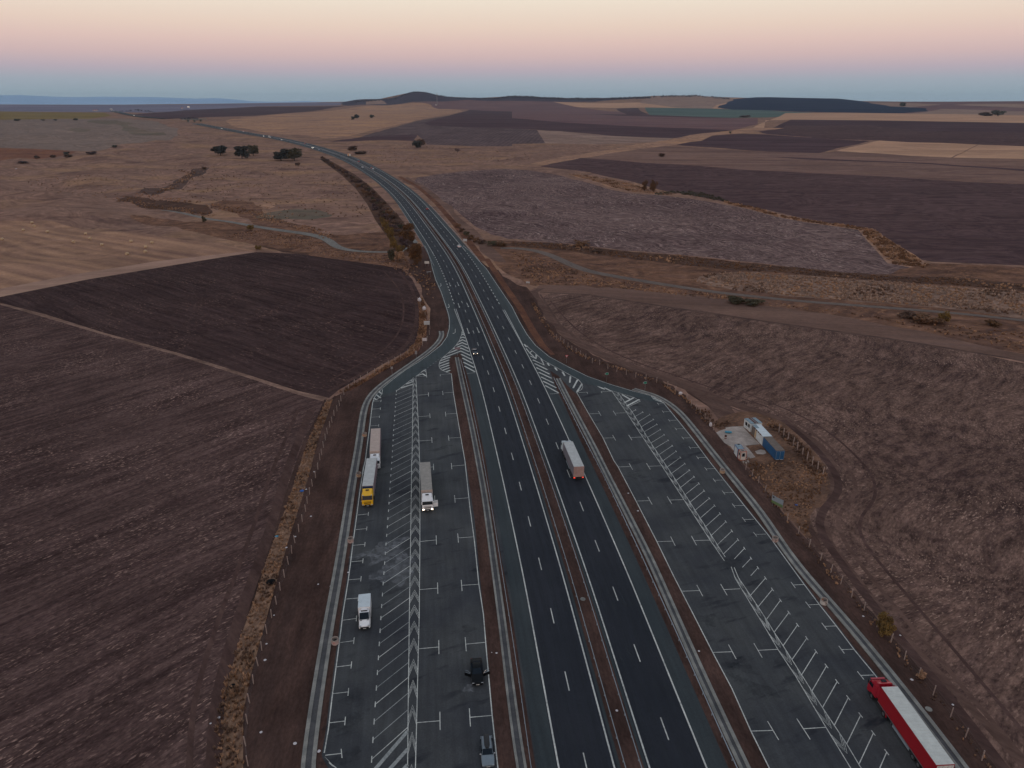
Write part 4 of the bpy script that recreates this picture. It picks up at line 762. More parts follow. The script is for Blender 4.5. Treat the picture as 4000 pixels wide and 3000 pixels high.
# ------------------------------------------------------------------ refrigerated van
a, b = P(1424.3, 2319.6, 2.9), P(1422, 2372, 2.9)
T_ = thing('box_van', 'white refrigerated box van with dark windscreen parked alone in the left lot', 'van', (b.x, b.y, 0), head(a, b)); f = 2.75; L = 3.75
m_ = MB(); m_.box((0, -L/2, 1.75), (2.15, L, 2.3)); m_.build('cargo_box', K['white_paint'], T_, .04)
m_ = MB(); m_.box((0, -L/2, 2.915), (2.1, L-.08, .03)); m_.build('box_roof', K['cyan_white'], T_)
rings = []
for y, z0, z1_, wb, wt in ((.0, .35, 2.45, 1.0, .86), (.75, .35, 2.42, 1.0, .86), (1.55, .35, 1.52, 1.0, .88), (2.45, .4, 1.18, .97, .84), (2.72, .5, .95, .84, .72)):
    rings.append([(-wb, y, z0), (-wb, y, (z0+z1_)*.52), (-wt, y, z1_), (wt, y, z1_), (wb, y, (z0+z1_)*.52), (wb, y, z0)])
m_ = MB(); m_.loft(rings); cb = m_.build('cab', K['white_paint'], T_, .05, True)
m_ = MB(); m_.quad((-.8, .80, 2.41), (.8, .80, 2.41), (.84, 1.58, 1.54), (-.84, 1.58, 1.54)); 
for i, v in enumerate(m_.v): m_.v[i] = (v[0], v[1]+.03, v[2]+.03)
m_.build('windscreen', K['glass'], cb)
m_ = MB(); m_.box((0, .22, 2.55), (1.1, .5, .34)); m_.build('cooling_unit', K['white_paint'], T_, .05); m_ = MB(); m_.box((0, .48, 2.52), (1.14, .05, .22)); m_.build('cooling_grille', K['black_plastic'], T_)
m_ = MB(); m_.box((0, 2.76, .72), (1.5, .12, .3)); m_.build('bumper', K['black_plastic'], T_, .04); m_ = MB(); m_.box((0, 2.84, .62), (.52, .03, .11)); m_.build('number_plate', K['plate'], T_)
for sx in (-1, 1):
    m_ = MB(); m_.quad((sx*1.012, .15, 1.5), (sx*1.012, 1.35, 1.45), (sx*.93, .8, 2.2), (sx*.93, .15, 2.2)); m_.build('side_window', K['glass'], cb)
    m_ = MB(); m_.box((sx*.72, 2.62, 1.02), (.35, .3, .16)); m_.build('headlight', K['lens'], cb, .03); m_ = MB(); m_.box((sx*.6, 1.72, 1.5), (.34, .12, .03)); m_.build('bonnet_vent', K['black_plastic'], cb)
    m_ = MB(); m_.box((sx*1.2, 1.25, 1.5), (.2, .12, .3)); m_.build('mirror', K['black_plastic'], cb, .02)
    wheel(T_, sx*.93, 1.9, .35, .22); wheel(T_, sx*.93, -2.3, .35, .24)

# ------------------------------------------------------------------ cars
CARS = {'sedan': [(2.4,.35,.60,.62,.70,.58),(2.25,.22,.68,.73,.86,.72),(1.5,.2,.82,.90,.91,.78),(.95,.2,.90,.97,.92,.78),(.12,.2,.93,1.41,.92,.60),(-.9,.2,.94,1.43,.92,.60),(-1.65,.2,.95,1.07,.92,.70),(-2.2,.25,.92,1.02,.88,.72),(-2.4,.35,.78,.80,.76,.62)],
        'wagon': [(2.4,.35,.62,.64,.70,.58),(2.25,.22,.70,.76,.86,.72),(1.5,.2,.84,.93,.91,.78),(1.0,.2,.92,1.0,.92,.78),(.2,.2,.95,1.46,.92,.62),(-1.0,.2,.96,1.50,.92,.62),(-1.9,.2,.97,1.42,.90,.60),(-2.3,.25,.95,1.02,.87,.66),(-2.4,.35,.7,.72,.8,.66)]}
def car(label, loc, rz, style, paintm, group=None, cat='car', lights=None, S_=1.0, doors=False, box=False, far=False, name='car'):
    T_ = thing(name, label, cat, loc, rz, group); st = CARS[style]; rings = []
    for y, zl, zs, zt, wm, wt in st:
        y *= S_; rings.append([(-wm*.93, y, zl), (-wm, y, (zl+zs)/2), (-wm*.97, y, zs), (-wt, y, zt-.03), (-wt*.5, y, zt), (wt*.5, y, zt), (wt, y, zt-.03), (wm*.97, y, zs), (wm, y, (zl+zs)/2), (wm*.93, y, zl)])
    m_ = MB(); m_.loft(rings); body = m_.build('body', paintm, T_, 0, True)
    def pane(nm, r0, r1, i0, i1, t0, t1, o):
        A, B_, C_, D_ = [Vector(p) for p in (rings[r0][i0], rings[r0][i1], rings[r1][i1], rings[r1][i0])]
        q = [A.lerp(D_, t0), B_.lerp(C_, t0), B_.lerp(C_, t1), A.lerp(D_, t1)]; m_ = MB(); m_.quad(*[p+Vector(o) for p in q]); m_.build(nm, K['glass'], T_)
    pane('windscreen', 3, 4, 3, 6, .05, .92, (0, .012, .03)); pane('rear_window', 5, 6 if style == 'sedan' else 6, 3, 6, (.08 if style == 'sedan' else .95), .9 if style == 'sedan' else .97, (0, -.012, .03))
    if style == 'wagon': pane('tailgate_window', 6, 7, 3, 6, .1, .8, (0, -.03, .02))
    for sx in (-1, 1):
        zs = .97; m_ = MB(); x0, x1 = .915, .645
        yb = -1.25 if style == 'sedan' else -1.8
        m_.quad((sx*x0, .8*S_, zs), (sx*x0, yb*S_, zs+.01), (sx*x1, (yb+.32)*S_, 1.35), (sx*x1, .22*S_, 1.35)); m_.build('side_window', K['glass'], T_)
        m_ = MB(); m_.box((sx*.66, 2.28*S_, .62), (.34, .14, .12)); m_.build('headlight', K[lights] if lights in ('head', 'far_head') else K['lens'], T_, .02)
        m_ = MB(); m_.box((sx*.68, -2.34*S_, .80), (.30, .10, .13)); m_.build('tail_light', K['tail'] if lights == 'tail' else K['red_lens'], T_, .02)
        if not far: m_ = MB(); m_.box((sx*1.0, .75*S_, 1.0), (.18, .12, .12)); m_.build('mirror', K['white_car'] if paintm is K['silver_car'] else paintm, T_, .03)
        for y in (1.42, -1.4): wheel(T_, sx*.80, y*S_, .32, .22)
    if not far:
        m_ = MB(); m_.box((0, 2.37*S_, .56), (.9, .06, .14)); m_.build('grille', K['black_plastic'], T_); m_ = MB(); m_.box((0, 2.42*S_, .42), (.52, .03, .11)); m_.build('number_plate', K['plate'], T_)
    if doors:
        for sx in (-1, 1):
            m_ = MB(); m_.X = Matrix.Translation((sx*.93, .82*S_, 0)) @ Matrix.Rotation(R(sx*(62 if sx > 0 else 68)), 4, 'Z')
            m_.box((0, -.55, .62), (.08, 1.1, .62)); d_ = m_.build('open_door', paintm, T_, .02)
            m2_ = MB(); m2_.X = m_.X; pp = [(0, -.02, .93), (0, -.45, 1.33), (0, -1.05, 1.36), (0, -1.08, .93)]
            for i in range(4): m2_.cyl(pp[i], pp[(i+1) % 4], .022, n=6)
            m2_.build('window_frame', K['chrome'], d_)
    if box:
        rr = [[(-.34, y, 1.53), (-.38, y, 1.66), (-.28, y, 1.8), (.28, y, 1.8), (.38, y, 1.66), (.34, y, 1.53)] for y in (-.1, -.8, -1.7)]
        rr = [[(x*.6, .35, 1.55+(z-1.53)*.4) for x, y, z in rr[0]]]+rr+[[(x*.75, -1.98, 1.58+(z-1.53)*.5) for x, y, z in rr[0]]]
        m_ = MB(); m_.loft(rr); m_.build('roof_box', K['black_plastic'], T_, 0, True)
        for sx in (-1, 1): m_ = MB(); m_.cyl((sx*.58, -.1, 1.52), (sx*.58, -1.7, 1.5), .025, n=6); m_.build('roof_rail', K['chrome'], T_)
    return T_
ld = head(P(1888,2400,0), P(1945,3000,0))
a = P(1863, 2622, .6); bc = car('black saloon car with both front doors open in the left lot', (a.x, a.y, 0), ld, 'sedan', K['black_car'], doors=True, S_=1.06); bc.scale = (1.05, 1.05, 1.05)
a = P(1903, 2930, .8); car('silver estate car with black roof box at the bottom of the left lot', (a.x, a.y, 0), ld, 'wagon', K['silver_car'], box=True)
a = P(1855, 1374, .6); car('dark blue car with headlights on passing the hatched nose', (a.x, a.y, 0), road_dir(a, True), 'sedan', K['dark_blue_car'], lights='head', group='cars driving on the motorway')
mc = [((1793,966), 'white', 'tail', 'wagon', False, 'white car driving away near the track crossing'), ((1670,820), 'red', 'tail', 'sedan', False, 'red car driving away up the bend'),
      ((1457,662), 'white', None, 'sedan', False, 'white car leading the red hatchback on the outer bend'), ((1437,660), 'red', None, 'wagon', False, 'small red car beside the white one on the bend'),
      ((1383,634), 'red', 'tail', 'sedan', False, 'red car just behind the orange lorry'), ((1309,604), 'dark', None, 'sedan', False, 'dark car overtaking the orange lorry'),
      ((1414,656), 'white', None, 'sedan', True, 'tiny pale car by the median on the bend'), ((1206,580), 'white', 'far_head', 'wagon', True, 'white car coming in front of the oak pair'),
      ((1232,588), 'blue', 'head', 'wagon', True, 'blue van with headlights on following the white car'), ((1191,563), 'red', 'tail', 'sedan', False, 'red car past the lone oaks on the far lane'),
      ((1174,559), 'grey', None, 'sedan', False, 'grey car ahead of the red one on the far lane'), ((1089,549), 'white', 'far_head', 'sedan', True, 'white car with bright headlights behind the white lorry'),
      ((1037,534), 'white', 'far_head', 'sedan', True, 'pale car beside the distant white lorry'), ((970,515), 'white', 'tail', 'sedan', False, 'white car on the distant straight'), ((872,504), 'white', 'far_head', 'sedan', True, 'white car nearest the overbridge')]
PC = {'white': 'white_car', 'red': 'red_car', 'dark': 'dark_blue_car', 'blue': 'blue_paint', 'grey': 'grey_car'}
for (px, c, lt, st, toward, lab) in mc:
    a = P(*px); i = int(np.argmin(np.hypot(C2[:, 0]-a.x, C2[:, 1]-a.y)))
    # keep it in its own lane
    best = min(((-8.3,-4.6) if toward else (4.2,8.0)), key=lambda o: np.hypot(*(off(C2, o)[i]-np.array([a.x, a.y])))); p = off(C2, best)[i] if a.y > 430 else (a.x, a.y)
    t_ = car(lab, (p[0], p[1], float(zoff(p[0], p[1], .07))), road_dir(a, toward), st, K[PC[c]], lights=lt, far=a.y > 600, group='cars driving on the motorway')
    if a.y > 900: t_.scale = (1.15, 1.15, 1.15)
def small_lorry(label, px, toward, cabm, boxm, rearm, L=9.5):
    a = P(*px); i = int(np.argmin(np.hypot(C2[:, 0]-a.x, C2[:, 1]-a.y))); p = off(C2, -8.2 if toward else 8.0)[i]
    T_ = thing('box_lorry', label, 'lorry', (p[0], p[1], float(zoff(p[0], p[1], .07))), road_dir(a, toward))
    m_ = MB(); m_.box((0, -L/2, 2.45), (2.55, L, 2.9)); m_.build('cargo_box', boxm, T_, .04); m_ = MB(); m_.box((0, -L-.03, 2.45), (2.45, .05, 2.8)); m_.build('rear_door', rearm, T_)
    m_ = MB(); m_.prism([(.1,.6),(.1,3.2),(1.3,3.2),(1.95,2.0),(2.05,.6)], -1.2, 1.2); c_ = m_.build('cab', cabm, T_, .06); m_ = MB(); m_.quad((-1.1,1.38,3.12),(1.1,1.38,3.12),(1.1,1.97,2.05),(-1.1,1.97,2.05)); m_.build('windscreen', K['glass'], c_)
    for sx in (-1, 1):
        for y in (1.0, -L+2.0, -L+3.3): wheel(T_, sx*1.05, y, .5, .35)
    return T_
small_lorry('orange-sided box lorry driving away on the bend', (1352,612), False, K['white_paint'], K['orange_tarp'], K['offwhite'], 9.5)
small_lorry('white box lorry coming down the distant straight', (1046,540), True, K['white_paint'], K['offwhite'], K['white_paint'], 7)
# vehicles with bright lights on the far slope
fc = [((516,454),'bright pair of headlights lowest on the far slope'),((485,440),'white headlights with a red tail lamp halfway up the far slope'),((463,436),'headlights near the top of the far slope'),((457,430),'headlights of the topmost car on the far slope'),((452,437),'white lorry-like light at the left of the far slope')]
for i, (px, lab) in enumerate(fc):
    a = P(*px); j = int(np.argmin(np.hypot(cf[:, 0]-a.x, cf[:, 1]-a.y))); p = off(cf, -6+1.5*(i % 2))[j]; q0, q1 = cf[max(j-1, 0)], cf[min(j+1, len(cf)-1)]
    t_ = car(lab, (p[0], p[1], float(zoff(p[0], p[1], .8))), head((*q1, 0), (*q0, 0)), 'wagon', K['white_car'], lights='far_head', far=True, group='cars with headlights on the far slope'); t_.scale = (1.5, 1.5, 1.5)

# ------------------------------------------------------------------ concrete drains, guardrails
def drain(name, label, px, w, gap=.42):
    q = smooth_path([P(u, v, 0) for u, v in px], 2., .006); m_ = MB(); n = len(q)
    T_ = thing(name, label, 'drain', (0, 0, 0))
    def bar(a, b, z0, z1_, nm, mt):
        m_ = MB(); A, B_ = off(q, a), off(q, b); vs = []
        for i in range(n): vs += [(A[i][0], A[i][1], z0), (A[i][0], A[i][1], z1_), (B_[i][0], B_[i][1], z1_), (B_[i][0], B_[i][1], z0)]
        fs = [(4*i+k, 4*i+k+1, 4*i+k+5, 4*i+k+4) for i in range(n-1) for k in range(3)]+[(0, 1, 2, 3), (4*n-4, 4*n-3, 4*n-2, 4*n-1)]
        m_.add(vs, fs); m_.build(nm, mt, T_)
    e = w*gap/2
    bar(-w/2, -e, .01, .16, 'kerb', M['conc']); bar(e, w/2, .01, .16, 'kerb', M['conc']); bar(-e+.002, e-.002, .01, .065, 'channel_bed', M['conc_d']); return T_
drain('drainage_channel', 'pale concrete drain curving round the outer edge of the left lot', z1((1600,540),(1608,575),(1598,620),(1540,685),(1440,755),(1300,850),(1180,935),(1080,1000),(1010,1055),(962,1100),(938,1160),(925,1250),(912,1350),(895,1480),(872,1640))+z3((845,100),(810,330),(770,600),(730,850),(690,1080),(650,1327))+z4((625,60),(595,270),(560,500),(520,780),(475,1010),(440,1180),(440,1240),(450,1327))+[(1208,3150)], 2.0, .42)
yA = lambda *p: Z(1750, 1350, p, 2.37); yB = lambda *p: Z(2150, 1450, p, 4.1475); yC = lambda *p: Z(2300, 1850, p, 3.0175)
drain('drainage_channel', 'concrete drain inside the left island beside the guardrail', yA((82,110),(120,300),(160,480),(205,680),(250,900),(295,1150),(340,1380),(375,1640))+z3((2118,1327))+z4((2165,350),(2212,820))+[(2018,2880),(2038,3000),(2062,3150)], 1.45, .5)
drain('drainage_channel', 'concrete drain inside the right island beside the guardrail', yB((125,120),(200,270),(280,430),(370,600),(470,790),(560,960),(660,1150),(760,1330),(868,1590))+yC((300,165),(375,320),(480,530),(590,740),(700,950),(800,1170),(890,1380),(1000,1650))+r2((1560,680),(1690,980),(1820,1250),(1900,1420),(2005,1659))+[(2985,3150)], 1.6, .34)
drain('drainage_channel', 'pale concrete drain along the outer edge of the right lot', zR((1050,1040),(1180,1080),(1310,1115),(1380,1150),(1440,1215),(1520,1320),(1600,1420),(1680,1520),(1770,1640))+r1((1840,730),(1960,880),(2080,1020),(2190,1150),(2212,1185))+r3((200,-120),(340,20),(500,195),(640,350),(770,500),(900,660),(1040,830),(1180,1010),(1330,1200),(1480,1400),(1660,1640),(1850,1890)), 1.9, .34)
def guardrail(name, label, path, posts=95, h=.75, step=4.0, post_every=1):
    q = smooth_path(path, 2., .004) if not isinstance(path, np.ndarray) else path
    T_ = thing(name, label, 'guardrail', (0, 0, 0)); n = len(q); vs = []
    prof = [(-.02, -.16), (.05, -.08), (-.02, 0), (.05, .08), (-.02, .16)]
    for dx, dz in prof:
        pp = off(q, dx); vs.append([(x, y, float(H(x, y))+h+dz-.1) for x, y in pp])
    m_ = MB(); V_ = [v for c in vs for v in c]; m_.add(V_, [(k*n+i, k*n+i+1, (k+1)*n+i+1, (k+1)*n+i) for k in range(4) for i in range(n-1)]); m_.build('rail_beam', K['galv'], T_)
    s = np.concatenate([[0], np.cumsum(np.hypot(*np.diff(q, axis=0).T))]); t = 1.; k = 0; base = None
    while t < s[-1] and k < posts:
        x, y = np.interp(t, s, q[:, 0]), np.interp(t, s, q[:, 1])
        if base is None: b_ = MB(); b_.box((0, 0, .36), (.12, .08, .78)); base = b_.build('rail_post', K['galv'], T_); o = base
        else: o = base.copy(); COL.objects.link(o)
        o.location = (x, y, float(H(x, y))); t += step; k += 1
    return T_
sel = (C2[:, 1] > 50) & (C2[:, 1] < 1500)
guardrail('guardrail', 'galvanised guardrail on the left side of the median', off(C2, -1.25)[sel], 95); guardrail('guardrail', 'galvanised guardrail on the right side of the median', off(C2, .95)[sel], 95)
guardrail('guardrail', 'galvanised guardrail along the left island', [P(u, v, .7) for u, v in yA((118,125),(160,280),(200,450),(240,640),(285,850),(330,1070),(375,1330),(405,1500),(432,1655))+r2((0,490),(40,750),(90,1100),(130,1400),(170,1659))+[(2095,3150)]], 90)
guardrail('guardrail', 'galvanised guardrail along the right island', [P(u, v, .7) for u, v in yB((55,100),(175,330),(240,470),(330,640),(430,850),(530,1050),(620,1220),(740,1440),(850,1650))+yC((330,340),(440,570),(550,810),(670,1050),(800,1370),(940,1650))+r2((1430,500),(1550,770),(1690,1090),(1780,1280),(1860,1480),(1950,1659))+[(2950,3150)]], 90)
sel2 = (C2[:, 1] > 395) & (C2[:, 1] < 640); guardrail('guardrail', 'guardrail on the embankment at the outer left of the bend', off(C2, -13.6)[sel2], 60); guardrail('guardrail', 'guardrail on the embankment at the outer right of the bend', off(C2, 13.4)[sel2], 60)
m_ = MB(); q = [P(*p, 0) for p in zB((1560,1408),(1610,1403),(1622,1420),(1575,1428))]; m_.add([(p.x, p.y, .09) for p in q], [(0, 1, 2, 3)]); tag(m_.build('median_crossing', M['conc']), kind='structure')

# ------------------------------------------------------------------ fences
def fence(label, px, h=1.9, r=.065, mat='post_concrete', wires=3, name='wire_fence'):
    ps = [P(u, v, 0) for u, v in px]; T_ = thing(name, label, 'fence', tuple(ps[0])); o0 = ps[0]; base = None
    for p in ps:
        if base is None: b_ = MB(); b_.box((0, 0, h/2), (r*2, r*2, h)); base = b_.build('post', K[mat], T_); o = base
        else: o = base.copy(); COL.objects.link(o)
        o.location = p-o0; o.rotation_euler = (random.uniform(-.05, .05), random.uniform(-.05, .05), random.uniform(0, 1))
    m_ = MB()
    for a, b in zip(ps, ps[1:]):
        for k in range(wires): z = h*(.3+.3*k); m_.cyl(a-o0+Vector((0, 0, z)), b-o0+Vector((0, 0, z)), .006, n=4, caps=False)
    m_.build('wire', K['wire'], T_); return T_
def spread(px, n): # n even ground points along a pixel polyline
    q = np.array(wpts(px)); s = np.concatenate([[0], np.cumsum(np.hypot(*np.diff(q, axis=0).T))]); return [(np.interp(t, s, q[:, 0]), np.interp(t, s, q[:, 1])) for t in np.linspace(0, s[-1], n)]
LF = z1((1398,280),(1420,325),(1440,372),(1462,410),(1480,440),(1500,475),(1503,520),(1498,570),(1480,620),(1440,668),(1410,695),(1365,715),(1312,740),(1252,778),(1203,805),(1145,832),(1092,862),(1026,905),(966,935),(905,970),(853,1003),(802,1045),(760,1090),(735,1145),(722,1185),(700,1230),(675,1272),(657,1330),(638,1370),(617,1428),(600,1480),(584,1545),(569,1610),(553,1655))+z3((535,75),(515,148),(487,220),(463,290),(443,370),(430,440),(401,527),(371,615),(337,710),(310,800),(280,895),(247,1010),(210,1120),(177,1240))+z5((1093,270),(1048,415),(1002,570),(968,715),(925,880),(890,1060),(870,1250),(853,1455),(875,1640))
fence('line of pale concrete fence posts between the ploughland and the left lot', LF)
RF1 = zR((383,605),(418,625),(448,650),(483,680),(518,705),(555,728),(592,750),(637,778),(693,815),(757,830),(828,868),(905,890),(987,918),(1068,940),(1157,960),(1248,985),(1343,1018),(1413,1060),(1512,1130),(1548,1185),(1592,1220),(1625,1255),(1668,1300),(1706,1345),(1740,1395))
fence('fence posts along the ramp and track on the right, ending at the slab', RF1)
RF2 = zc((785,1050),(877,1140),(968,1243),(1060,1370),(1163,1480),(1245,1590))+[(3075,2035),(3118,2085),(3160,2137),(3205,2190),(3245,2237)]+r3((628,70),(722,185),(828,300),(940,440),(1060,575),(1177,725),(1298,870),(1425,1030),(1575,1220),(1703,1395),(1845,1595),(2000,1800))
fence('fence posts from the white kiosk down to the lower right corner', RF2)
fence('stout timber-like posts behind the blue container', zc((1262,510),(1328,572),(1392,630),(1465,705),(1525,770),(1600,855),(1665,920),(1740,992),(1820,1060),(1893,1140)), 2.5, .09, 'post_concrete', 0, 'post_row')

# ------------------------------------------------------------------ concrete rings used as litter bins
SCR = {'3': [[(0,1),(.6,1),(.3,.55),(.6,.3),(.3,0),(0,.1)]], 'K': [[(0,0),(0,1)],[(.6,1),(0,.45),(.6,0)]], 'T': [[(0,1),(.7,1)],[(.35,1),(.35,0)]], 'A': [[(0,0),(.3,1),(.6,0)],[(.12,.4),(.48,.4)]], '~': [[(0,.6),(.2,.8),(.4,.5),(.6,.75)]]}
def ring(label, px, col, scribble, ink='ring_dark', turn=0, rubbish=None, dpx=None):
    c = P(*px, 0); T_ = thing('concrete_ring', label, 'concrete ring', tuple(c), 0, 'concrete rings used as litter bins'); r, h, n = .64, .95, 40
    A = [2*math.pi*i/n for i in range(n)]; m_ = MB()
    def rg(rr, z): return [(rr*math.cos(a), rr*math.sin(a), z) for a in A]
    m_.loft([rg(r, .0), rg(r, h-.02), rg(r-.02, h), rg(r-.10, h), rg(r-.12, h-.02), rg(r-.12, .06)], caps=False); m_.build('ring_wall', K['ring_concrete'], T_)
    m_ = MB(); m_.loft([rg(r+.004, .05), rg(r+.004, h*.80)], caps=False); m_.build('paint_coat', K[col], T_)
    m_ = MB(); m_.add([(0, 0, .3)]+[(x, y, .3+.05*random.random()) for x, y, _ in rg(r-.122, .3)], [(0, 1+i, 1+(i+1) % n) for i in range(n)]); m_.build('rubbish', K['black_bag'], T_)
    if rubbish: m_ = MB(); m_.box((-.28, .1, .75), (.34, .3, .3), .7); m_.build('rubbish_box', K[rubbish], T_, .03)
    m_ = MB(); th0 = -math.pi/2+R(turn)
    for k, ch in enumerate(scribble):
        for st in SCR[ch]:
            for (x0, y0), (x1, y1) in zip(st, st[1:]):
                pp = [(th0+(k*.34-len(scribble)*.17+x*.42)*1.1, .22+y*.5) for x, y in ((x0, y0), (x1, y1))]; s_ = 5
                for i in range(s_):
                    q = [(pp[0][0]+(pp[1][0]-pp[0][0])*t, pp[0][1]+(pp[1][1]-pp[0][1])*t) for t in (i/s_, (i+1)/s_)]
                    m_.cyl(*[((r+.012)*math.cos(a), (r+.012)*math.sin(a), z) for a, z in q], .028, n=5)
    m_.build('scribble', K[ink], T_); return T_
ring('yellowish concrete ring beside the rearmost white lorry', (1424,1703), 'ring_ochre', '~~', 'sign_red')
ring('orange-stained concrete ring beside the yellow lorry', (1402,1860), 'ring_ochre', '~3')
ring('pink and brown concrete ring on the kerb below the yellow lorry', (1370,2116), 'ring_pink', '~~', 'rust')
ring('pale pink concrete ring nearest the camera on the left kerb', (1309.5,2512), 'ring_pink', '~', 'sign_red')
ring('concrete ring with dark scribble, topmost on the right kerb', (2821,1846), 'ring_ochre', '~3', 'ring_dark', 5)
ring('concrete ring halfway down the right kerb, level with the pink ring', (3027,2113), 'ring_pink', '3~', 'ring_dark')
ring('white concrete ring with dark letters and an orange box inside', (3217,2357), 'offwhite', 'TA', 'ring_dark', 12, 'cardboard')

# ------------------------------------------------------------------ compound
sheet('concrete_slab', zk((540,500),(620,455),(750,420),(735,390),(880,370),(1110,362),(1190,450),(1290,560),(1490,750),(1170,782),(1100,790),(870,812),(720,725)), M['slab'], .05)
sheet('concrete_slab', zk((860,818),(1100,792),(1170,782),(1240,850),(1390,1032),(1230,1068),(1100,1088),(1010,1010)), M['slab'], .055)
sheet('concrete_slab', zk((1375,900),(1500,865),(1590,880),(1625,945),(1560,970),(1420,962)), M['slab'], .05); sheet('concrete_slab', zk((1100,1105),(1230,1085),(1255,1140),(1150,1185),(1120,1150)), M['slab'], .05)
def frame_box(name, label, cat, roof_px, h, wall, roof, group=None, z0=0, rh=.1):
    """roof_px: near-left, far-left, far-right corner of the roof in the photo (pixels)"""
    a, b, c = [P(*p, h) for p in roof_px]; y = (b-a); L_ = y.length; y.normalize(); x = Vector((y.y, -y.x, 0)); w = abs((c-b).dot(x))
    T_ = thing(name, label, cat, (a.x, a.y, 0), math.atan2(y.y, y.x)-math.pi/2, group); T_['_w'] = 0; del T_['_w']
    m_ = MB(); m_.box((w/2, L_/2, z0+(h-z0-rh)/2), (w, L_, h-z0-rh)); m_.build('wall', wall, T_, .02)
    m_ = MB(); m_.box((w/2, L_/2, h-rh/2+.001), (w+.06, L_+.06, rh)); rf = m_.build('roof', roof, T_, .02); return T_, w, L_, rf
# blue lorry body
T_, w, L_, rf = frame_box('storage_container', 'blue lorry-body container with brown roof at the near end of the row', 'container', (zk((1840,888))[0], zk((1562,582))[0], zk((1738,572))[0]), 2.9, K['container_blue'], K['brown_roof'], z0=.25)
for x in (w*.27, w*.73):
    m_ = MB(); m_.box((x, -.03, 1.5), (w*.46, .05, 2.3)); d_ = m_.build('rear_door', K['container_blue'], T_, .01); m_ = MB()
    for dx, dz, sx, sz in ((-w*.225, 1.5, .05, 2.3), (w*.225, 1.5, .05, 2.3), (0, 2.62, w*.46, .05)): m_.box((x+dx, -.06, dz), (sx, .03, sz))
    m_.build('door_frame', K['galv'], d_); m_ = MB(); m_.box((x, -.07, .33), (w*.3, .04, .12)); m_.build('reflector_strip', K['sign_white'], d_)
m_ = MB(); m_.box((w/2, -.005, 1.5), (.14, .05, 2.4)); m_.build('door_gap', K['black_plastic'], T_)
for y in (1.0, L_-1.0): m_ = MB(); m_.box((w/2, y, .13), (w*.8, .4, .24)); m_.build('support_block', M['conc'], T_)
# white container
T_, w, L_, rf = frame_box('storage_container', 'long white container with torn rusty roof edge in the middle of the row', 'container', (zk((1556,582))[0], zk((1318,322))[0], zk((1500,312))[0]), 2.7, K['old_white'], K['cyan_white'])
m_ = MB(); m_.box((w*.22, L_-1.3, 2.72), (w*.45, 2.3, .04)); m_.build('roof_patch', K['light_blue_roof'], rf); m_ = MB()
for i in range(12): m_.box((-.03, 1.2+i*.42, 2.6-.05*(i % 3)), (.08, .40, .16+.12*((i*7) % 3)))
m_.build('rusty_edge', K['rust'], T_); m_ = MB(); m_.box((-.03, L_-1.3, 1.3), (.06, 2.2, 2.5)); m_.build('corroded_panel', K['brown_roof'], T_); m_ = MB(); m_.box((-.05, L_-2.9, 1.2), (.05, .9, 2.1)); m_.build('door', K['straw'], T_)
# rusty roofed cabin
T_, w, L_, rf = frame_box('site_cabin', 'grey-white cabin with rusty striped roof at the far end of the row', 'cabin', (zk((1292,305))[0], zk((1152,190))[0], zk((1405,180))[0]), 2.6, K['old_white'], K['light_blue_roof'])
m_ = MB(); m_.box((w*.42, L_/2, 2.63), (w*.16, L_, .05)); m_.box((w*.62, L_/2, 2.63), (w*.08, L_, .05)); m_.build('rusty_roof_strip', K['rust'], rf)
for y in (L_-1.3, L_-2.7): m_ = MB(); m_.box((-.02, y, 1.5), (.05, 1.0, 1.0)); f_ = m_.build('window', K['dark_glass'], T_); m_ = MB(); m_.box((-.04, y, .98), (.06, 1.1, .06)); m_.build('sill', K['old_white'], f_)
m_ = MB(); m_.box((-.02, .9, 1.15), (.05, .8, 2.0)); m_.build('door', K['offwhite'], T_)
# kiosks
T_, w, L_, rf = frame_box('site_kiosk', 'blue-framed grey kiosk with pale blue roof behind the white kiosk', 'kiosk', (zk((1016,852))[0], zk((946,752))[0], zk((1068,745))[0]), 2.5, K['old_white'], K['light_blue_roof'])
m_ = MB()
for x, y in ((0, 0), (w, 0), (0, L_), (w, L_)): m_.box((x, y, 1.25), (.12, .12, 2.5))
for x in (0, w): m_.box((x, L_/2, 2.44), (.13, L_, .13)); 
for y in (0, L_): m_.box((w/2, y, 2.44), (w, .13, .13))
m_.build('frame', K['blue_paint'], T_); m_ = MB(); m_.box((w*.6, L_-.1, 2.6), (.5, .3, .15)); m_.build('roof_vent', K['chassis'], rf)
T_, w, L_, rf = frame_box('site_kiosk', 'small white kiosk with orange frame and dark door window', 'kiosk', (zk((1076,912))[0], zk((1030,862))[0], zk((1150,852))[0]), 2.5, K['offwhite'], K['grey_tarp'])
m_ = MB()
for x, y in ((0, 0), (w, 0), (0, L_), (w, L_)): m_.box((x, y, 1.25), (.12, .12, 2.52))
for y in (0, L_): m_.box((w/2, y, 2.44), (w, .13, .14)); m_.box((w/2, y, .07), (w, .13, .14))
for x in (0, w): m_.box((x, L_/2, 2.44), (.13, L_, .14)); m_.box((x, L_/2, .07), (.13, L_, .14))
m_.build('frame', K['orange_frame'], T_); m_ = MB(); m_.box((w*.5, -.03, 1.55), (.75, .05, .95)); w_ = m_.build('window', K['dark_glass'], T_); m_ = MB()
for dx, dz, sx, sz in ((-.4, 0, .07, 1.05), (.4, 0, .07, 1.05), (0, .5, .8, .07), (0, -.5, .8, .07)): m_.box((w*.5+dx, -.05, 1.55+dz), (sx, .04, sz))
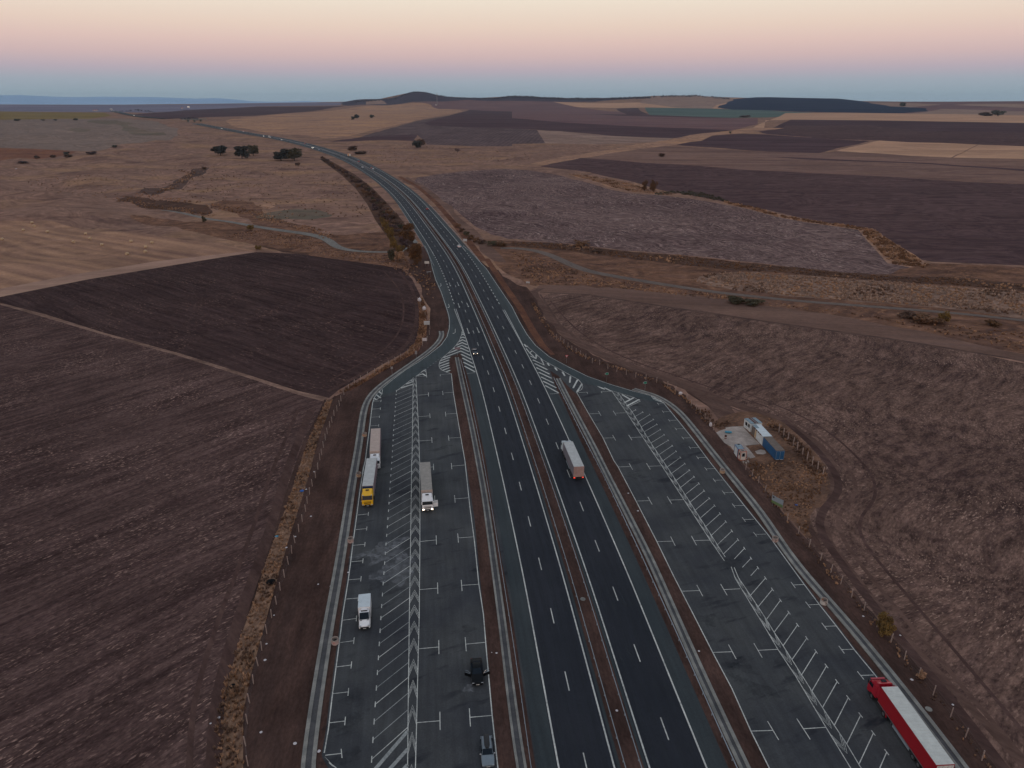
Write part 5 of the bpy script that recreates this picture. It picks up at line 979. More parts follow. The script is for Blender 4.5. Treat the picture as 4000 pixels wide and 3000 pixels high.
m_.build('frame', K['sign_white'], w_); m_ = MB(); m_.box((-.03, L_*.5, 1.6), (.05, .5, .7)); m_.build('window', K['dark_glass'], T_); m_ = MB(); m_.box((w*.5, L_*.4, 2.56), (.5, .3, .05)); m_.box((w*.3, L_*.6, 2.56), (.3, .2, .06)); m_.build('roof_litter', K['wood'], rf)
c = P(*zk((740,622))[0], 0); T_ = thing('oil_drum', 'rusty red oil drum with a white band on the slab', 'drum', tuple(c)); m_ = MB(); m_.cyl((0,0,0), (0,0,.9), .3, n=18); m_.build('drum_body', K['drum_red'], T_, .02, True); m_ = MB(); m_.cyl((0,0,.28), (0,0,.5), .306, n=18); m_.build('white_band', K['offwhite'], T_)
m_ = MB(); [m_.cyl((0,0,z), (0,0,z+.04), .32, n=18) for z in (.02, .58, .86)]; m_.build('hoop', K['rust'], T_)
c = P(*zk((800,512))[0], 0); T_ = thing('gas_tank', 'turquoise tank lying on the slab', 'tank', (c.x, c.y, .05), R(-12)); A = [2*math.pi*i/20 for i in range(20)]
m_ = MB(); m_.loft([[(x, rr*math.cos(a), .35+rr*math.sin(a)) for a in A] for x, rr in ((-.95,.05),(-.9,.2),(-.75,.3),(0,.33),(.75,.3),(.9,.2),(.95,.05))]); m_.build('tank_shell', K['turquoise'], T_, 0, True); m_ = MB(); m_.cyl((.93,0,.35), (1.08,0,.35), .07, n=10); m_.build('valve', K['steel'], T_)

# ------------------------------------------------------------------ signs
def sign(name, label, cat, px, w, h, zc_, rz, face, back='sign_back', posts=(0,), tri=False, arrow_=False, thick=.05):
    c = P(*px, 0); T_ = thing(name, label, cat, tuple(c), rz); m_ = MB()
    for x in posts: m_.cyl((x, .05, 0), (x, .05, zc_+h*.4), .04, n=8)
    m_.build('post', K['steel'], T_)
    if tri:
        m_ = MB(); m_.prism([(-.03, 0), (.02, 0)], 0, 0) if False else None
        def t3(s, y, nm, mt):
            m_ = MB(); m_.add([(-s, y, zc_+s*.577), (s, y, zc_+s*.577), (0, y, zc_-s*1.155), (-s, y-.012, zc_+s*.577), (s, y-.012, zc_+s*.577), (0, y-.012, zc_-s*1.155)], [(0,1,2),(5,4,3),(0,1,4,3),(1,2,5,4),(2,0,3,5)]); m_.build(nm, mt, T_)
        t3(w/2, 0, 'red_border', K['sign_red']); t3(w/2*.62, -.02, 'white_face', K['sign_white'])
    elif arrow_:
        pr = [(-w/2-.35, zc_), (-w/2, zc_+h/2), (w/2, zc_+h/2), (w/2, zc_-h/2), (-w/2, zc_-h/2)]
        def pg(s, y, nm, mt):
            m_ = MB(); q = [(x*s, zc_+(z-zc_)*s) for x, z in pr]; n = 5; m_.add([(x, y, z) for x, z in q]+[(x, y-.02, z) for x, z in q], [tuple(range(n)), tuple(range(2*n-1, n-1, -1))]+[(i, (i+1) % n, n+(i+1) % n, n+i) for i in range(n)]); m_.build(nm, mt, T_)
        pg(1.0, 0, 'white_border', K['sign_white']); pg(.84, -.025, 'green_face', K['green_sign'])
    else:
        m_ = MB(); m_.box((0, 0, zc_), (w, thick, h)); m_.build('panel', K[face], T_, .01)
    return T_
sign('give_way_sign', 'white and red give-way triangle on a post by the right ramp', 'road sign', (2213,1419), 1.15, 1, 2.7, R(10), None, tri=True)
sign('arrow_sign', 'green arrow sign on a post, the left one of two by the ramp', 'road sign', (2370,1490), .95, .75, 2.75, R(12), None, arrow_=True)
sign('arrow_sign', 'green arrow sign on a post, the right one beside the pale kerb pieces', 'road sign', (2519,1526), .95, .75, 2.75, R(12), None, arrow_=True)
sign('direction_board', 'pinkish board on a post at the tip of the hatched nose', 'road sign', zD((778,1205))[0], 1.9, .9, 2.9, R(6), 'curtain_mauve')
sign('direction_board', 'grey two-panel sign back beside the orange fence strip', 'road sign', zD((108,1250))[0], .75, 1.3, 2.4, R(10), 'sign_back')
sign('direction_board', 'grey sign back on a post beside the outer drain', 'road sign', z1((1177,918))[0], .75, .9, 2.6, R(8), 'sign_back')
sign('advertising_board', 'white board seen edge on at the dark field corner', 'board', z1((1477,492))[0], 2.4, 1.4, 1.2, R(4), 'sign_white', posts=(-.9, .9), thick=.5)
sign('advertising_board', 'pale tattered board lower on the orange strip', 'board', z1((1457,636))[0], 1.7, 1.2, 1.2, R(8), 'white_bag', posts=(-.6, .6))
a = P(2990+37, 1968, .6); T_ = sign('advertising_board', 'leaning green and white board on the right fence', 'board', (3033,1985), 3.0, 1.9, 1.75, R(-56), 'sign_blue_board', posts=(-1.2, 1.2))
m_ = MB(); m_.box((0, -.035, 1.15), (2.98, .03, .66)); m_.build('green_band', K['sign_green_board'], T_); m_ = MB(); m_.box((-1.1, -.035, 2.35), (.42, .03, .36)); m_.build('dark_emblem', K['chassis'], T_)
sign('motorway_sign', 'white sign panel standing left of the exit lane', 'road sign', (1668,1040), 2.6, 1.4, 2.2, R(-4), 'offwhite', posts=(-.9, .9)); sign('motorway_sign', 'long thin sign seen edge on beside the exit lane', 'road sign', (1676,1082), 2.6, .5, 2.8, R(28), 'sign_back', posts=(-.9, .9))
sign('motorway_sign', 'white sign right of the entry lane above the track', 'road sign', (1817,952), 2.6, 1.6, 2.4, R(-14), 'sign_white', posts=(-.9, .9)); sign('motorway_sign', 'small white sign by the right verge near the track end', 'road sign', (2062,1112), 2.0, .8, 1.2, R(-20), 'sign_white', posts=(-.6, .6))
for px, lab in ((z1((1413,285))[0], 'white sack heap, upper of two on the left fence'), (z1((1454,360))[0], 'white sack heap, lower of two on the left fence')):
    c = P(*px, 0); T_ = thing('white_sack', lab, 'sack', tuple(c)); m_ = MB()
    m_.loft([[(rr*math.cos(a_)*(1+.2*math.sin(3*a_)), rr*math.sin(a_), z) for a_ in A] for z, rr in ((0,.5),(.5,.75),(1.1,.8),(1.6,.55),(1.9,.1))]); m_.build('sack_body', K['white_bag'], T_, 0, True)
    m_ = MB(); m_.cyl((.1, 0, 1.8), (.25, .1, 2.3), .14, .05, n=8); m_.build('sack_neck', K['white_bag'], T_)
c = P(*zk((412,400))[0], 0); T_ = thing('white_sack', 'white sack hung on the fence post left of the slab', 'sack', tuple(c)); m_ = MB(); m_.loft([[(rr*math.cos(a_), rr*math.sin(a_), z) for a_ in A] for z, rr in ((.5,.1),(.7,.35),(1.3,.42),(1.7,.2))]); m_.build('sack_body', K['white_bag'], T_, 0, True)
c = P(*zR((1455,1090))[0], 0); T_ = thing('white_sack', 'white sack on the fence where the drain bends', 'sack', tuple(c)); m_ = MB(); m_.loft([[(rr*math.cos(a_)*1.2, rr*math.sin(a_), z) for a_ in A] for z, rr in ((.1,.3),(.4,.5),(.9,.45),(1.1,.1))]); m_.build('sack_body', K['white_bag'], T_, 0, True)
def lump(name, label, cat, px, s, mat, group=None, flat=.5):
    c = P(*px, 0); m_ = MB(); rr = [[(r_*s*math.cos(a_)*(1+random.uniform(-.15, .15)), r_*s*math.sin(a_)*(1+random.uniform(-.15, .15)), z*s*flat) for a_ in A[::2]] for z, r_ in ((0,.8),(.4,1.),(.8,.7),(1.,.15))]
    m_.loft(rr); o = m_.build(name, K[mat], None, 0, True); o.location = c; return tag(o, label, cat, group)
lump('bin_bag', 'big black bin bag in the dry grass by the left fence', 'bin bag', z3((133,1055))[0], .9, 'black_bag', flat=.8); lump('bin_bag', 'black bin bag in the grass lower on the left strip', 'bin bag', z5((728,905))[0], .55, 'black_bag')
lump('plastic_bag', 'blue plastic bag at the edge of the dry grass', 'plastic bag', z3((397,262))[0], .5, 'blue_bag'); lump('plastic_bag', 'small blue scrap in the weeds below the containers', 'plastic bag', (3110,1973), .35, 'blue_bag'); lump('plastic_bag', 'pale blue scrap at the ploughed field edge', 'plastic bag', z3((178,655))[0], .4, 'turquoise')
lit = z3((433,247),(475,480),(505,95),(645,1083),(262,750),(537,1067),(800,965),(340,655))+z5((1045,510),(1033,660),(605,1193),(527,1247),(995,1328),(1115,245),(1308,1433))+z4((78,395),(2037,330),(2078,335),(45,1017),(335,1115),(545,1183))+r1((1005,945),(1088,1097),(322,920))+r2((612,202),(905,1165),(1615,650))+r3((1502,1362),(1243,897),(1143,513),(1598,1113),(823,348))
for i, p in enumerate(lit): lump('litter', 'pale scrap of litter lying on the bare verge', 'litter', p, random.uniform(.14, .28), 'white_bag', 'litter scattered on the verges', .4)
c = P(*r3((1388,1152))[0], 0); m_ = MB(); m_.cyl((c.x, c.y, 0), (c.x, c.y, .1), .5, n=24); tag(m_.build('manhole_cover', M['conc'], None, .02), 'round pale manhole cover in the verge by the red lorry', 'manhole cover')
c = P(*r2((612,202))[0], 0); m_ = MB(); m_.cyl((c.x, c.y, 0), (c.x, c.y, .12), .5, n=24); tag(m_.build('manhole_cover', M['conc'], None, .02), 'round manhole cover in the median strip', 'manhole cover')

# ------------------------------------------------------------------ overbridge, mast, far houses
a, b = P(716,479), P(803,474); a.z = b.z = max(a.z, b.z); hd = (b-a).normalized(); mid_ = (a+b)/2
T_ = thing('road_bridge', 'thin pale concrete bridge crossing the motorway in the distance', 'bridge', (mid_.x, mid_.y, mid_.z), math.atan2(hd.y, hd.x)); L_ = (b-a).length
m_ = MB(); m_.box((0, 0, 6.4), (L_, 9, 1.3)); m_.build('deck', M['conc'], T_); m_ = MB(); m_.box((0, -4.6, 7.6), (L_, .2, 1.1)); m_.build('parapet', M['conc'], T_)
for x in (-L_*.28, 0, L_*.28): m_ = MB(); m_.box((x, 0, 2.8), (1.2, 7, 6)); m_.build('pier', M['conc'], T_)
c = P(1708, 412); k = 1/ppm(c); hM = 46*k; T_ = thing('radio_mast', 'thin lattice mast on the hill shoulder', 'mast', tuple(c)); m_ = MB(); w0 = 1.6
for sx, sy in ((-1,-1),(1,-1),(1,1),(-1,1)): m_.cyl((sx*w0, sy*w0, 0), (sx*.4, sy*.4, hM), .28, n=4)
for i in range(12): t0, t1 = i/12, (i+1)/12; w_0, w_1 = w0*(1-t0)+.4*t0, w0*(1-t1)+.4*t1; m_.cyl((-w_0, -w_0, hM*t0), (w_1, -w_1, hM*t1), .12, n=4); m_.cyl((w_0, -w_0, hM*t0), (-w_1, -w_1, hM*t1), .12, n=4)
m_.build('lattice', K['sign_back'], T_); m_ = MB(); m_.box((0, 0, hM*.93), (3.4, 3.4, hM*.1)); m_.build('antenna', K['house_wall'], T_); c = P(1704, 412)
m_ = MB(); m_.box((0, 0, 2.6), (9, 6, 5.2)); T_ = thing('equipment_hut', 'tiny white hut at the foot of the mast', 'hut', tuple(c)); m_.build('wall', K['house_wall'], T_); m_ = MB(); m_.box((0, 0, 5.4), (9.6, 6.6, .5)); m_.build('roof', K['house_wall'], T_)
def house(label, px, wpx, hpx, roofc='pink_roof', lit_=False):
    c = P(*px); k = 1/ppm(c); w, h = wpx*k, hpx*k; T_ = thing('farm_house', label, 'house', tuple(c)); m_ = MB(); m_.box((0, 0, h*.3), (w, w*.5, h*.6)); wl = m_.build('wall', K['house_wall'], T_)
    m_ = MB(); m_.prism([(-w*.28, h*.6), (0, h), (w*.28, h*.6)], -w*.52, w*.52); m_.build('roof', K[roofc], T_)
    for x in (-.25, .25): m_ = MB(); m_.box((w*x, -w*.25-.1, h*.32), (w*.12, .2, h*.2)); m_.build('window', K['head'] if lit_ else K['dark_glass'], wl)
    return T_
house('distant house with pink-red roof above the yellow field', (373,434), 17, 5); house('distant white house at the top of the far slope', (435,429), 9, 5, 'house_wall'); house('distant house with lit windows on the dark field ridge', (737,420), 8, 5, 'house_wall', True); house('distant pinkish house left of the lit one', (712,425), 7, 5)
c = P(63, 660); lump('white_boulder', 'small white rock in the pasture at the far left', 'rock', (63, 661), 1.2, 'white_bag')
tag(bpy.data.objects['white_boulder']); bpy.data.objects['white_boulder'].location = c

# ------------------------------------------------------------------ round bales
bp = zA((20,1412),(203,1333),(278,1268),(298,1298),(412,1347),(742,1366),(782,1406),(638,1436),(883,1460),(1133,1431),(1262,1480),(1315,1441),(1257,1520),(1100,1540))
bl = ['leftmost round bale on the stubble', 'round bale alone in the upper left stubble', 'farthest round bale on the stubble edge', 'round bale just below the farthest one', 'round bale right of the upper pair', 'brownish bale at the middle of the stubble', 'round bale just below the middle one', 'round bale nearest the centre of the stubble', 'round bale between the middle and right groups', 'round bale above the right group', 'bale in the middle of the right group', 'rightmost round bale near the dark field', 'orange bale in the right group', 'orange bale lowest on the stubble']
base = None
for p, lb in zip(bp, bl):
    c = P(*p)
    if base is None: b_ = MB(); b_.cyl((-.7, 0, .75), (.7, 0, .75), .78, n=20); base = b_.build('round_bale', K['straw'], None, .08, True); o = base
    else: o = base.copy(); COL.objects.link(o)
    o.location = c; o.rotation_euler = (0, 0, random.uniform(0, 3)); tag(o, lb, 'straw bale', 'round bales on the stubble'); o.scale = (1.15, 1.15, 1.1)
# ------------------------------------------------------------------ vegetation
def leafmat(name, c1, c2, sc=.5, k=1.0):
    t = NT(name); n = t.noise(sc, 4, .65); n2 = t.noise(sc*5, 2, .6); col = t.mix(t.rng(n, .35, .65), alb(c1, k), alb(c2, k)); col = t.scale(col, t.rng(n2, .3, .7, .7, 1.3)); return t.fin(col, .9, spec=.1)
L = {'oak': leafmat('oak_leaves', (42,44,46), (54,52,48), .25), 'olive': leafmat('olive_leaves', (68,65,50), (54,52,44), .3), 'brown': leafmat('brown_twigs', (84,65,55), (66,53,48), .3), 'yellow': leafmat('yellow_leaves', (106,88,50), (78,66,46), .25),
     'orange': leafmat('orange_leaves', (88,64,42), (66,50,38), .3), 'purple': leafmat('bare_twigs', (76,62,64), (60,50,54), .3), 'straw': leafmat('dry_grass_tuft', (146,119,98), (118,96,80), .35), 'rust': leafmat('rusty_grass_tuft', (104,79,60), (84,65,53), .4),
     'pale': leafmat('pale_reed_tuft', (142,123,111), (112,95,87), .25), 'dkgrass': leafmat('dark_grass_tuft', (96,78,68), (78,63,57), .4), 'green': leafmat('dark_green_leaves', (74,74,68), (62,63,62), .3), 'far': leafmat('far_wood', (60,58,66), (68,64,74), .03)}
def unit_crown(seed, n, blobs, z0=.12, leaf=.05):
    """leafy crown in a unit box: leaf quads scattered through sub-clumps"""
    rr = np.random.default_rng(seed); m_ = MB(); bl = []
    for i in range(blobs):
        a = rr.uniform(0, 2*math.pi); d = rr.uniform(.05, .30)**.8; z = rr.uniform(z0+.18, .82); d = min(d, .36*(1-abs(z-.5)*.9)); bl.append((d*math.cos(a), d*math.sin(a), z, rr.uniform(.13, .22)))
    bl.append((0, 0, .5, .3)); bl.append((.06, -.05, .4, .3))
    for i in range(n):
        bx, by, bz, br = bl[rr.integers(len(bl))]; v = rr.normal(size=3); v /= np.linalg.norm(v); k = br*rr.uniform(.55, 1.08); c = np.array([bx, by, bz])+v*k*np.array([1, 1, .9])
        if c[2] < z0*.6: continue
        s = leaf*rr.uniform(.6, 1.5); t1 = rr.normal(size=3); t1 /= np.linalg.norm(t1); t2 = np.cross(t1, v+rr.normal(size=3)*.5); t2 /= np.linalg.norm(t2)+1e-6
        q = [c+t1*s, c+t2*s*.8, c-t1*s, c-t2*s*.8]; m_.add([tuple(x) for x in q], [(0, 1, 2, 3)])
    return m_
_crowns = {}
def crown_mesh(key, n, blobs, z0, leaf, mat):
    kk = (key, mat)
    if kk not in _crowns:
        m_ = unit_crown(hash(key) % 1000 if not isinstance(key, tuple) else key[1]*13+len(key[0]), n, blobs, z0, leaf); o = m_.build('crown', L[mat]); me_ = o.data; bpy.data.objects.remove(o); _crowns[kk] = me_
    return _crowns[kk]
def trunk_mesh(kind):
    if ('t', kind) in _crowns: return _crowns[('t', kind)]
    m_ = MB(); rr = np.random.default_rng(5)
    m_.cyl((0, 0, -.02), (.01, 0, .32), .035, .025, 8)
    for i in range(7): a = i*.9+rr.uniform(0, .4); e = (.22*math.cos(a), .22*math.sin(a), .5+.18*rr.random()); m_.cyl((.01, 0, .22+.02*i), e, .018, .006, 5); m_.cyl(e, (e[0]*1.4, e[1]*1.4, e[2]+.12), .006, .003, 4)
    o = m_.build('trunk', K['bark']); _crowns[('t', kind)] = o.data; bpy.data.objects.remove(o); return _crowns[('t', kind)]
def tree(name, label, cat, px, wpx, hpx, mat, seed, group=None, n=1500, z0=.12, leaf=.045, trunk=True, z=None):
    c = P(*px); k = 1/ppm(c); T_ = thing(name, label, cat, tuple(c), random.uniform(0, 6.28), group); w, h = wpx*k, hpx*k/math.cos(math.atan2(CH-c.z, c.y))
    o = bpy.data.objects.new('crown', crown_mesh((name, seed), int(n*1.25), 16, z0, leaf*.9, mat)); COL.objects.link(o); o.parent = T_; o.scale = (w*1.25, w*1.25, h*1.05)
    if trunk: o = bpy.data.objects.new('trunk', trunk_mesh('a')); COL.objects.link(o); o.parent = T_; o.scale = (w, w, h)
    return T_
tree('oak_tree', 'lone dark round oak, leftmost of the pasture oaks', 'tree', (862,608), 56, 38, 'oak', 1, z0=.16, n=2200); tree('oak_tree', 'broad dark oak, left of the joined middle pair', 'tree', (946,619), 54, 47, 'oak', 2, z0=.06, n=2200)
tree('oak_tree', 'smaller oak, right of the joined middle pair', 'tree', (990,609), 42, 40, 'olive', 3, z0=.14, n=1800); tree('oak_tree', 'dark domed oak left of the right-hand pair', 'tree', (1098,628), 60, 42, 'oak', 4, z0=.1, n=2200)
tree('oak_tree', 'greenish oak nearest the motorway in the right-hand pair', 'tree', (1150,628), 54, 48, 'olive', 5, z0=.08, n=2200); tree('bush', 'small dry bush just below the right-hand oaks', 'bush', (1163,646), 20, 12, 'brown', 6, n=300, leaf=.09, z0=.0, trunk=False)
tree('oak_tree', 'round dark tree on the golden slope, upper of three', 'tree', (1394,463), 19, 16, 'oak', 7, n=600, leaf=.08, z0=.05); tree('oak_tree', 'smaller dark tree at the lower left of the slope trio', 'tree', (1380,468), 14, 12, 'oak', 8, n=400, leaf=.09, z0=.05)
tree('oak_tree', 'brownish dark tree at the right of the slope trio', 'tree', (1451,461), 19, 12, 'olive', 9, n=500, leaf=.09, z0=.05); tree('bush', 'big dark bush at the corner of the striped field', 'bush', (1630,577), 38, 26, 'oak', 10, n=1000, leaf=.06, z0=.0); tree('bush', 'reddish bare bush behind the big dark one at the field corner', 'bush', (1645,566), 34, 22, 'brown', 11, n=800, leaf=.06, z0=.0)
tree('bush', 'greyish bush right of the bend, upper of two', 'bush', (1378,587), 38, 17, 'brown', 12, n=700, leaf=.07, z0=.0, trunk=False); tree('bush', 'low reddish bush right of the bend, lower of two', 'bush', (1410,601), 46, 10, 'brown', 13, n=500, leaf=.08, z0=.0, trunk=False)
tree('bare_tree', 'leaning bare tree alone below the striped field', 'tree', (1787,598), 20, 18, 'purple', 14, n=220, leaf=.05, z0=.25); tree('bush', 'reddish round bush in the strip above the dark field', 'bush', (2583,612), 24, 13, 'brown', 15, n=500, leaf=.08, z0=.0, trunk=False)
tree('poplar_tree', 'slim orange poplar, left of the pair by the dark field', 'tree', (2516,748), 22, 46, 'orange', 16, n=1100, leaf=.04, z0=.05); tree('poplar_tree', 'taller orange poplar, right of the pair by the dark field', 'tree', (2552,752), 28, 50, 'orange', 17, n=1300, leaf=.04, z0=.05)
tree('tree_clump', 'dark clump of trees far off at the right edge', 'tree', (3898,454), 46, 23, 'green', 18, n=900, leaf=.07, z0=.0); tree('tree_clump', 'reddish lower clump left of the far dark trees', 'tree', (3850,453), 42, 14, 'brown', 19, n=700, leaf=.08, z0=.0, trunk=False)
tree('bush', 'single dark tree on the dark hill shoulder', 'tree', (3526,415), 20, 14, 'green', 20, n=400, leaf=.1, z0=.0); tree('bush', 'pair of bushes at the end of the green field', 'bush', (2908,459), 38, 9, 'purple', 21, n=400, leaf=.1, z0=.0, trunk=False)
tree('bush', 'dark dot of a bush on the pale track edge', 'bush', (2852,522), 9, 9, 'green', 22, n=150, leaf=.12, z0=.0, trunk=False)
tree('bush', 'olive green bush in the brown strip beyond the track, left part', 'bush', (2880,1184), 70, 24, 'olive', 23, n=1500, leaf=.045, z0=.0, trunk=False); tree('bush', 'olive green bush in the brown strip beyond the track, right part', 'bush', (2945,1189), 70, 18, 'olive', 24, n=1500, leaf=.045, z0=.0, trunk=False)
tree('bush', 'brown thicket in front of the yellow bush', 'bush', (3620,1262), 100, 30, 'rust', 25, n=2000, leaf=.04, z0=.0, trunk=False); tree('bush', 'bright yellow bush at the end of the thicket', 'bush', (3682,1262), 46, 50, 'yellow', 26, n=1100, leaf=.045, z0=.0)
tree('bush', 'dark brown thicket at the left end of the far thicket', 'bush', (3545,1238), 70, 18, 'brown', 27, n=1200, leaf=.045, z0=.0, trunk=False); tree('bush', 'rusty low bush right of the yellow bush', 'bush', (3880,1272), 60, 20, 'orange', 28, n=700, leaf=.06, z0=.0, trunk=False)
tree('bush', 'round yellow-green bush by the right fence', 'bush', (3455,2480), 66, 72, 'yellow', 29, n=2600, leaf=.03, z0=.0); tree('bush', 'small ochre bush by the right fence near the red lorry', 'bush', (3600,2655), 34, 28, 'straw', 30, n=900, leaf=.05, z0=.0, trunk=False)
tree('bush', 'small yellow bush at the bend of the left track', 'bush', (979,901), 26, 22, 'yellow', 31, n=700, leaf=.06, z0=.0); tree('bush', 'dark small tree above the left track', 'bush', (799,868), 16, 24, 'olive', 32, n=500, leaf=.07, z0=.0); tree('bush', 'tiny orange bush beside the stream gully', 'bush', (799,663), 17, 12, 'orange', 33, n=300, leaf=.1, z0=.0, trunk=False)
tree('bush', 'yellow bush where the left track meets the dark field', 'bush', (1008,975), 24, 18, 'yellow', 34, n=600, leaf=.06, z0=.0, trunk=False)
tree('bush', 'olive bush at the lower corner of the pasture', 'bush', (449,576), 18, 9, 'olive', 35, n=400, leaf=.09, z0=.0, trunk=False); tree('bush', 'dark bush between the ochre field and the pasture', 'bush', (262,606), 20, 14, 'green', 36, n=400, leaf=.09, z0=.0)
tree('bush', 'dark flat shrub on the pasture at the far left', 'bush', (88,637), 36, 8, 'purple', 37, n=500, leaf=.08, z0=.0, trunk=False); tree('bush', 'blue-grey shrub right of the ochre field', 'bush', (360,600), 38, 9, 'purple', 38, n=500, leaf=.08, z0=.0, trunk=False); tree('bush', 'brown shrub below the ochre field tip', 'bush', (265,614), 34, 10, 'brown', 39, n=500, leaf=.08, z0=.0, trunk=False)
tree('bush', 'brown shrub left of the ochre tip', 'bush', (208,615), 22, 10, 'brown', 40, n=400, leaf=.08, z0=.0, trunk=False); tree('bush', 'brown upright shrub at the ochre field edge', 'bush', (146,619), 18, 14, 'brown', 41, n=300, leaf=.09, z0=.0, trunk=False)
for i, (u, v, w, h, lb) in enumerate(((66,472,22,8,'dark bush leftmost below the yellow-green field'),(166,471,13,6,'small bush, middle one below the yellow-green field'),(217,471,13,6,'dark bush just right of the middle below the yellow-green field'),(296,470,14,8,'rightmost bush below the yellow-green field'))): tree('bush', lb, 'bush', (u, v), w, h, 'green', 50+i, n=250, leaf=.11, z0=.0, trunk=False)
tree('willow_tree', 'big round orange willow beside the exit lane', 'tree', (1626,1038), 54, 84, 'orange', 60, n=3200, leaf=.03, z0=.0); tree('willow_tree', 'orange-brown willow above the culvert', 'tree', (1592,948), 56, 74, 'orange', 61, n=3000, leaf=.032, z0=.0)
tree('tree', 'dark bare tree between the two willows', 'tree', (1580,975), 36, 52, 'purple', 62, n=1600, leaf=.035, z0=.0)
for i, (u, v, w, h, mt, lb) in enumerate(((1497,892,20,44,'yellow','yellow poplar at the top of the stream row'),(1512,915,24,50,'yellow','second yellow poplar down the stream row'),(1526,945,26,58,'yellow','tallest yellow poplar in the stream row'),(1540,975,32,60,'yellow','broad yellow tree where the track reaches the stream'),(1564,990,30,42,'yellow','low yellow tree beside the culvert road'),(1530,1018,30,44,'olive','olive scrub tree below the track end'),(1560,1020,36,40,'straw','straw-coloured shrub tree below the culvert'))):
    tree('poplar_tree', lb, 'tree', (u, v), w, h, mt, 70+i, n=1300, leaf=.04, z0=.0)
# dense thicket down the embankment, left of the bend
thc = np.array([(1258,618,8),(1282,632,12),(1363,684,22),(1424,736,36),(1480,800,52),(1526,864,64),(1560,915,54)])
tl = np.linspace(0, 1, len(thc)); kinds = ['brown','purple','brown','dkgrass','brown','purple','olive','brown','rust']
for i in range(110):
    t_ = (i/110)**.85; c_ = [np.interp(t_, tl, thc[:, k]) for k in range(3)]; u = c_[0]+random.uniform(-.5, .5)*c_[2]; v = c_[1]+random.uniform(-6, 6)+c_[2]*.12; sz = random.uniform(.6, 1.2)*(7+c_[2]*.26)
    tree('thicket_bush', 'brown autumn bush in the thicket down the left embankment', 'bush', (u, v), sz*1.2, sz*.75, kinds[i % 9], 90+i % 6, 'bushes in the embankment thicket', n=420, leaf=.07, z0=.0, trunk=False)
for i, (u, v, w, h) in enumerate(((1790,888,22,14),(1806,905,24,16),(1822,922,26,18),(1838,935,28,18),(1860,945,30,18),(1885,952,34,18),(1920,960,40,18),(1960,962,40,18),(2270,962,60,22),(2330,985,50,14))):
    tree('verge_bush', 'rusty brown bush on the right embankment near the track', 'bush', (u, v), w, h, ['rust','brown','olive','orange'][i % 4], 98+i % 4, 'bushes on the right embankment', n=400, leaf=.07, z0=.0, trunk=False)

# tall dry grass and scrub: masses nobody could count
def tufts(name, label, pix, dens, hmin, hmax, mats_, seed=1, wid=.5, blades=9, world=None, lean=.35, cl=.12):
    q = world or [(p.x, p.y) for p in (P(*a) for a in pix)]; arr = np.array(q); x0, y0 = arr.min(0); x1, y1 = arr.max(0); area = 0
    for i in range(len(q)): area += q[i-1][0]*q[i][1]-q[i][0]*q[i-1][1]
    n = int(abs(area)/2*dens); rr = np.random.default_rng(seed); c = np.zeros((0, 2))
    while len(c) < n:
        t = np.stack([rr.uniform(x0, x1, 4*n+50), rr.uniform(y0, y1, 4*n+50)], 1); c = np.concatenate([c, t[inside(t, q)]])
    c = c[:n]; zz = H(c[:, 0], c[:, 1]); m_ = MB(); nm = len(mats_)
    ph = rr.uniform(0, 6, 4)
    for (x, y), z in zip(c, zz):
        g_ = .5+.5*math.sin(x*cl*1.7+ph[0]+1.5*math.sin(y*cl+ph[1]))*math.sin(y*cl*1.3+ph[2]); m_.cur = min(nm-1, int((g_*.75+rr.random()*.25)*nm)); h = rr.uniform(hmin, hmax)*(.6+.5*g_); vs, fs = [], []
        for b in range(blades):
            a = rr.uniform(0, 2*math.pi); r0 = rr.uniform(0, .3)*wid; bx, by = x+r0*math.cos(a), y+r0*math.sin(a); l = lean*h*rr.uniform(.3, 1.3); w_ = wid*rr.uniform(.12, .25); ca, sa = math.cos(a), math.sin(a); k = len(vs)
            vs += [(bx-sa*w_, by+ca*w_, z), (bx+sa*w_, by-ca*w_, z), (bx+ca*l+sa*w_*.6, by+sa*l-ca*w_*.6, z+h*.65), (bx+ca*l*1.6, by+sa*l*1.6, z+h)]; fs += [(k, k+1, k+2), (k, k+2, k+3)]
        m_.add(vs, fs)
    o = m_.build(name, [L[a] for a in mats_]); return tag(o, label, 'grass', None, 'stuff')
tufts('tall_grass', 'tall tawny grass strip along the left fence', None, 3.2, .25, .75, ['straw','pale','straw','dkgrass','straw','rust'], 3, .5, world=band(GS, GW))
tufts('tall_grass', 'orange grass under the fence beside the dark field', None, 3.0, .3, .8, ['rust','straw','rust'], 4, .5, world=band([(1330,1535),(1400,1500),(1500,1440),(1600,1380),(1640,1335),(1652,1280),(1652,1210),(1640,1165)], [2,2,2.4,3,3.4,3.2,3,2.6]))
tufts('scrub', 'weedy grass around the containers', [(2905,1770),(2960,1810),(3030,1810),(3065,1790),(3100,1800),(3180,1830),(3210,1880),(3200,1940),(3150,2030),(3165,2110),(3110,2040),(3040,1960),(2950,1860),(2890,1790)], 1.6, .2, .5, ['dkgrass','straw','rust','dkgrass'], 5, .7, 6, cl=.15)
tufts('scrub', 'dry grass behind the containers along the stout posts', None, 2.0, .4, 1.0, ['straw','dkgrass','rust'], 6, .7, world=band([(2990,1640),(3060,1690),(3130,1760),(3200,1850),(3215,1890)], [3,3.5,4,3.5,2]))
tufts('scrub', 'rusty weeds between the slab and the fence', None, 2.0, .3, .8, ['rust','dkgrass','rust'], 7, .6, world=band([(2740,1600),(2775,1650),(2800,1672),(2850,1650)], [3,4,3,2]))
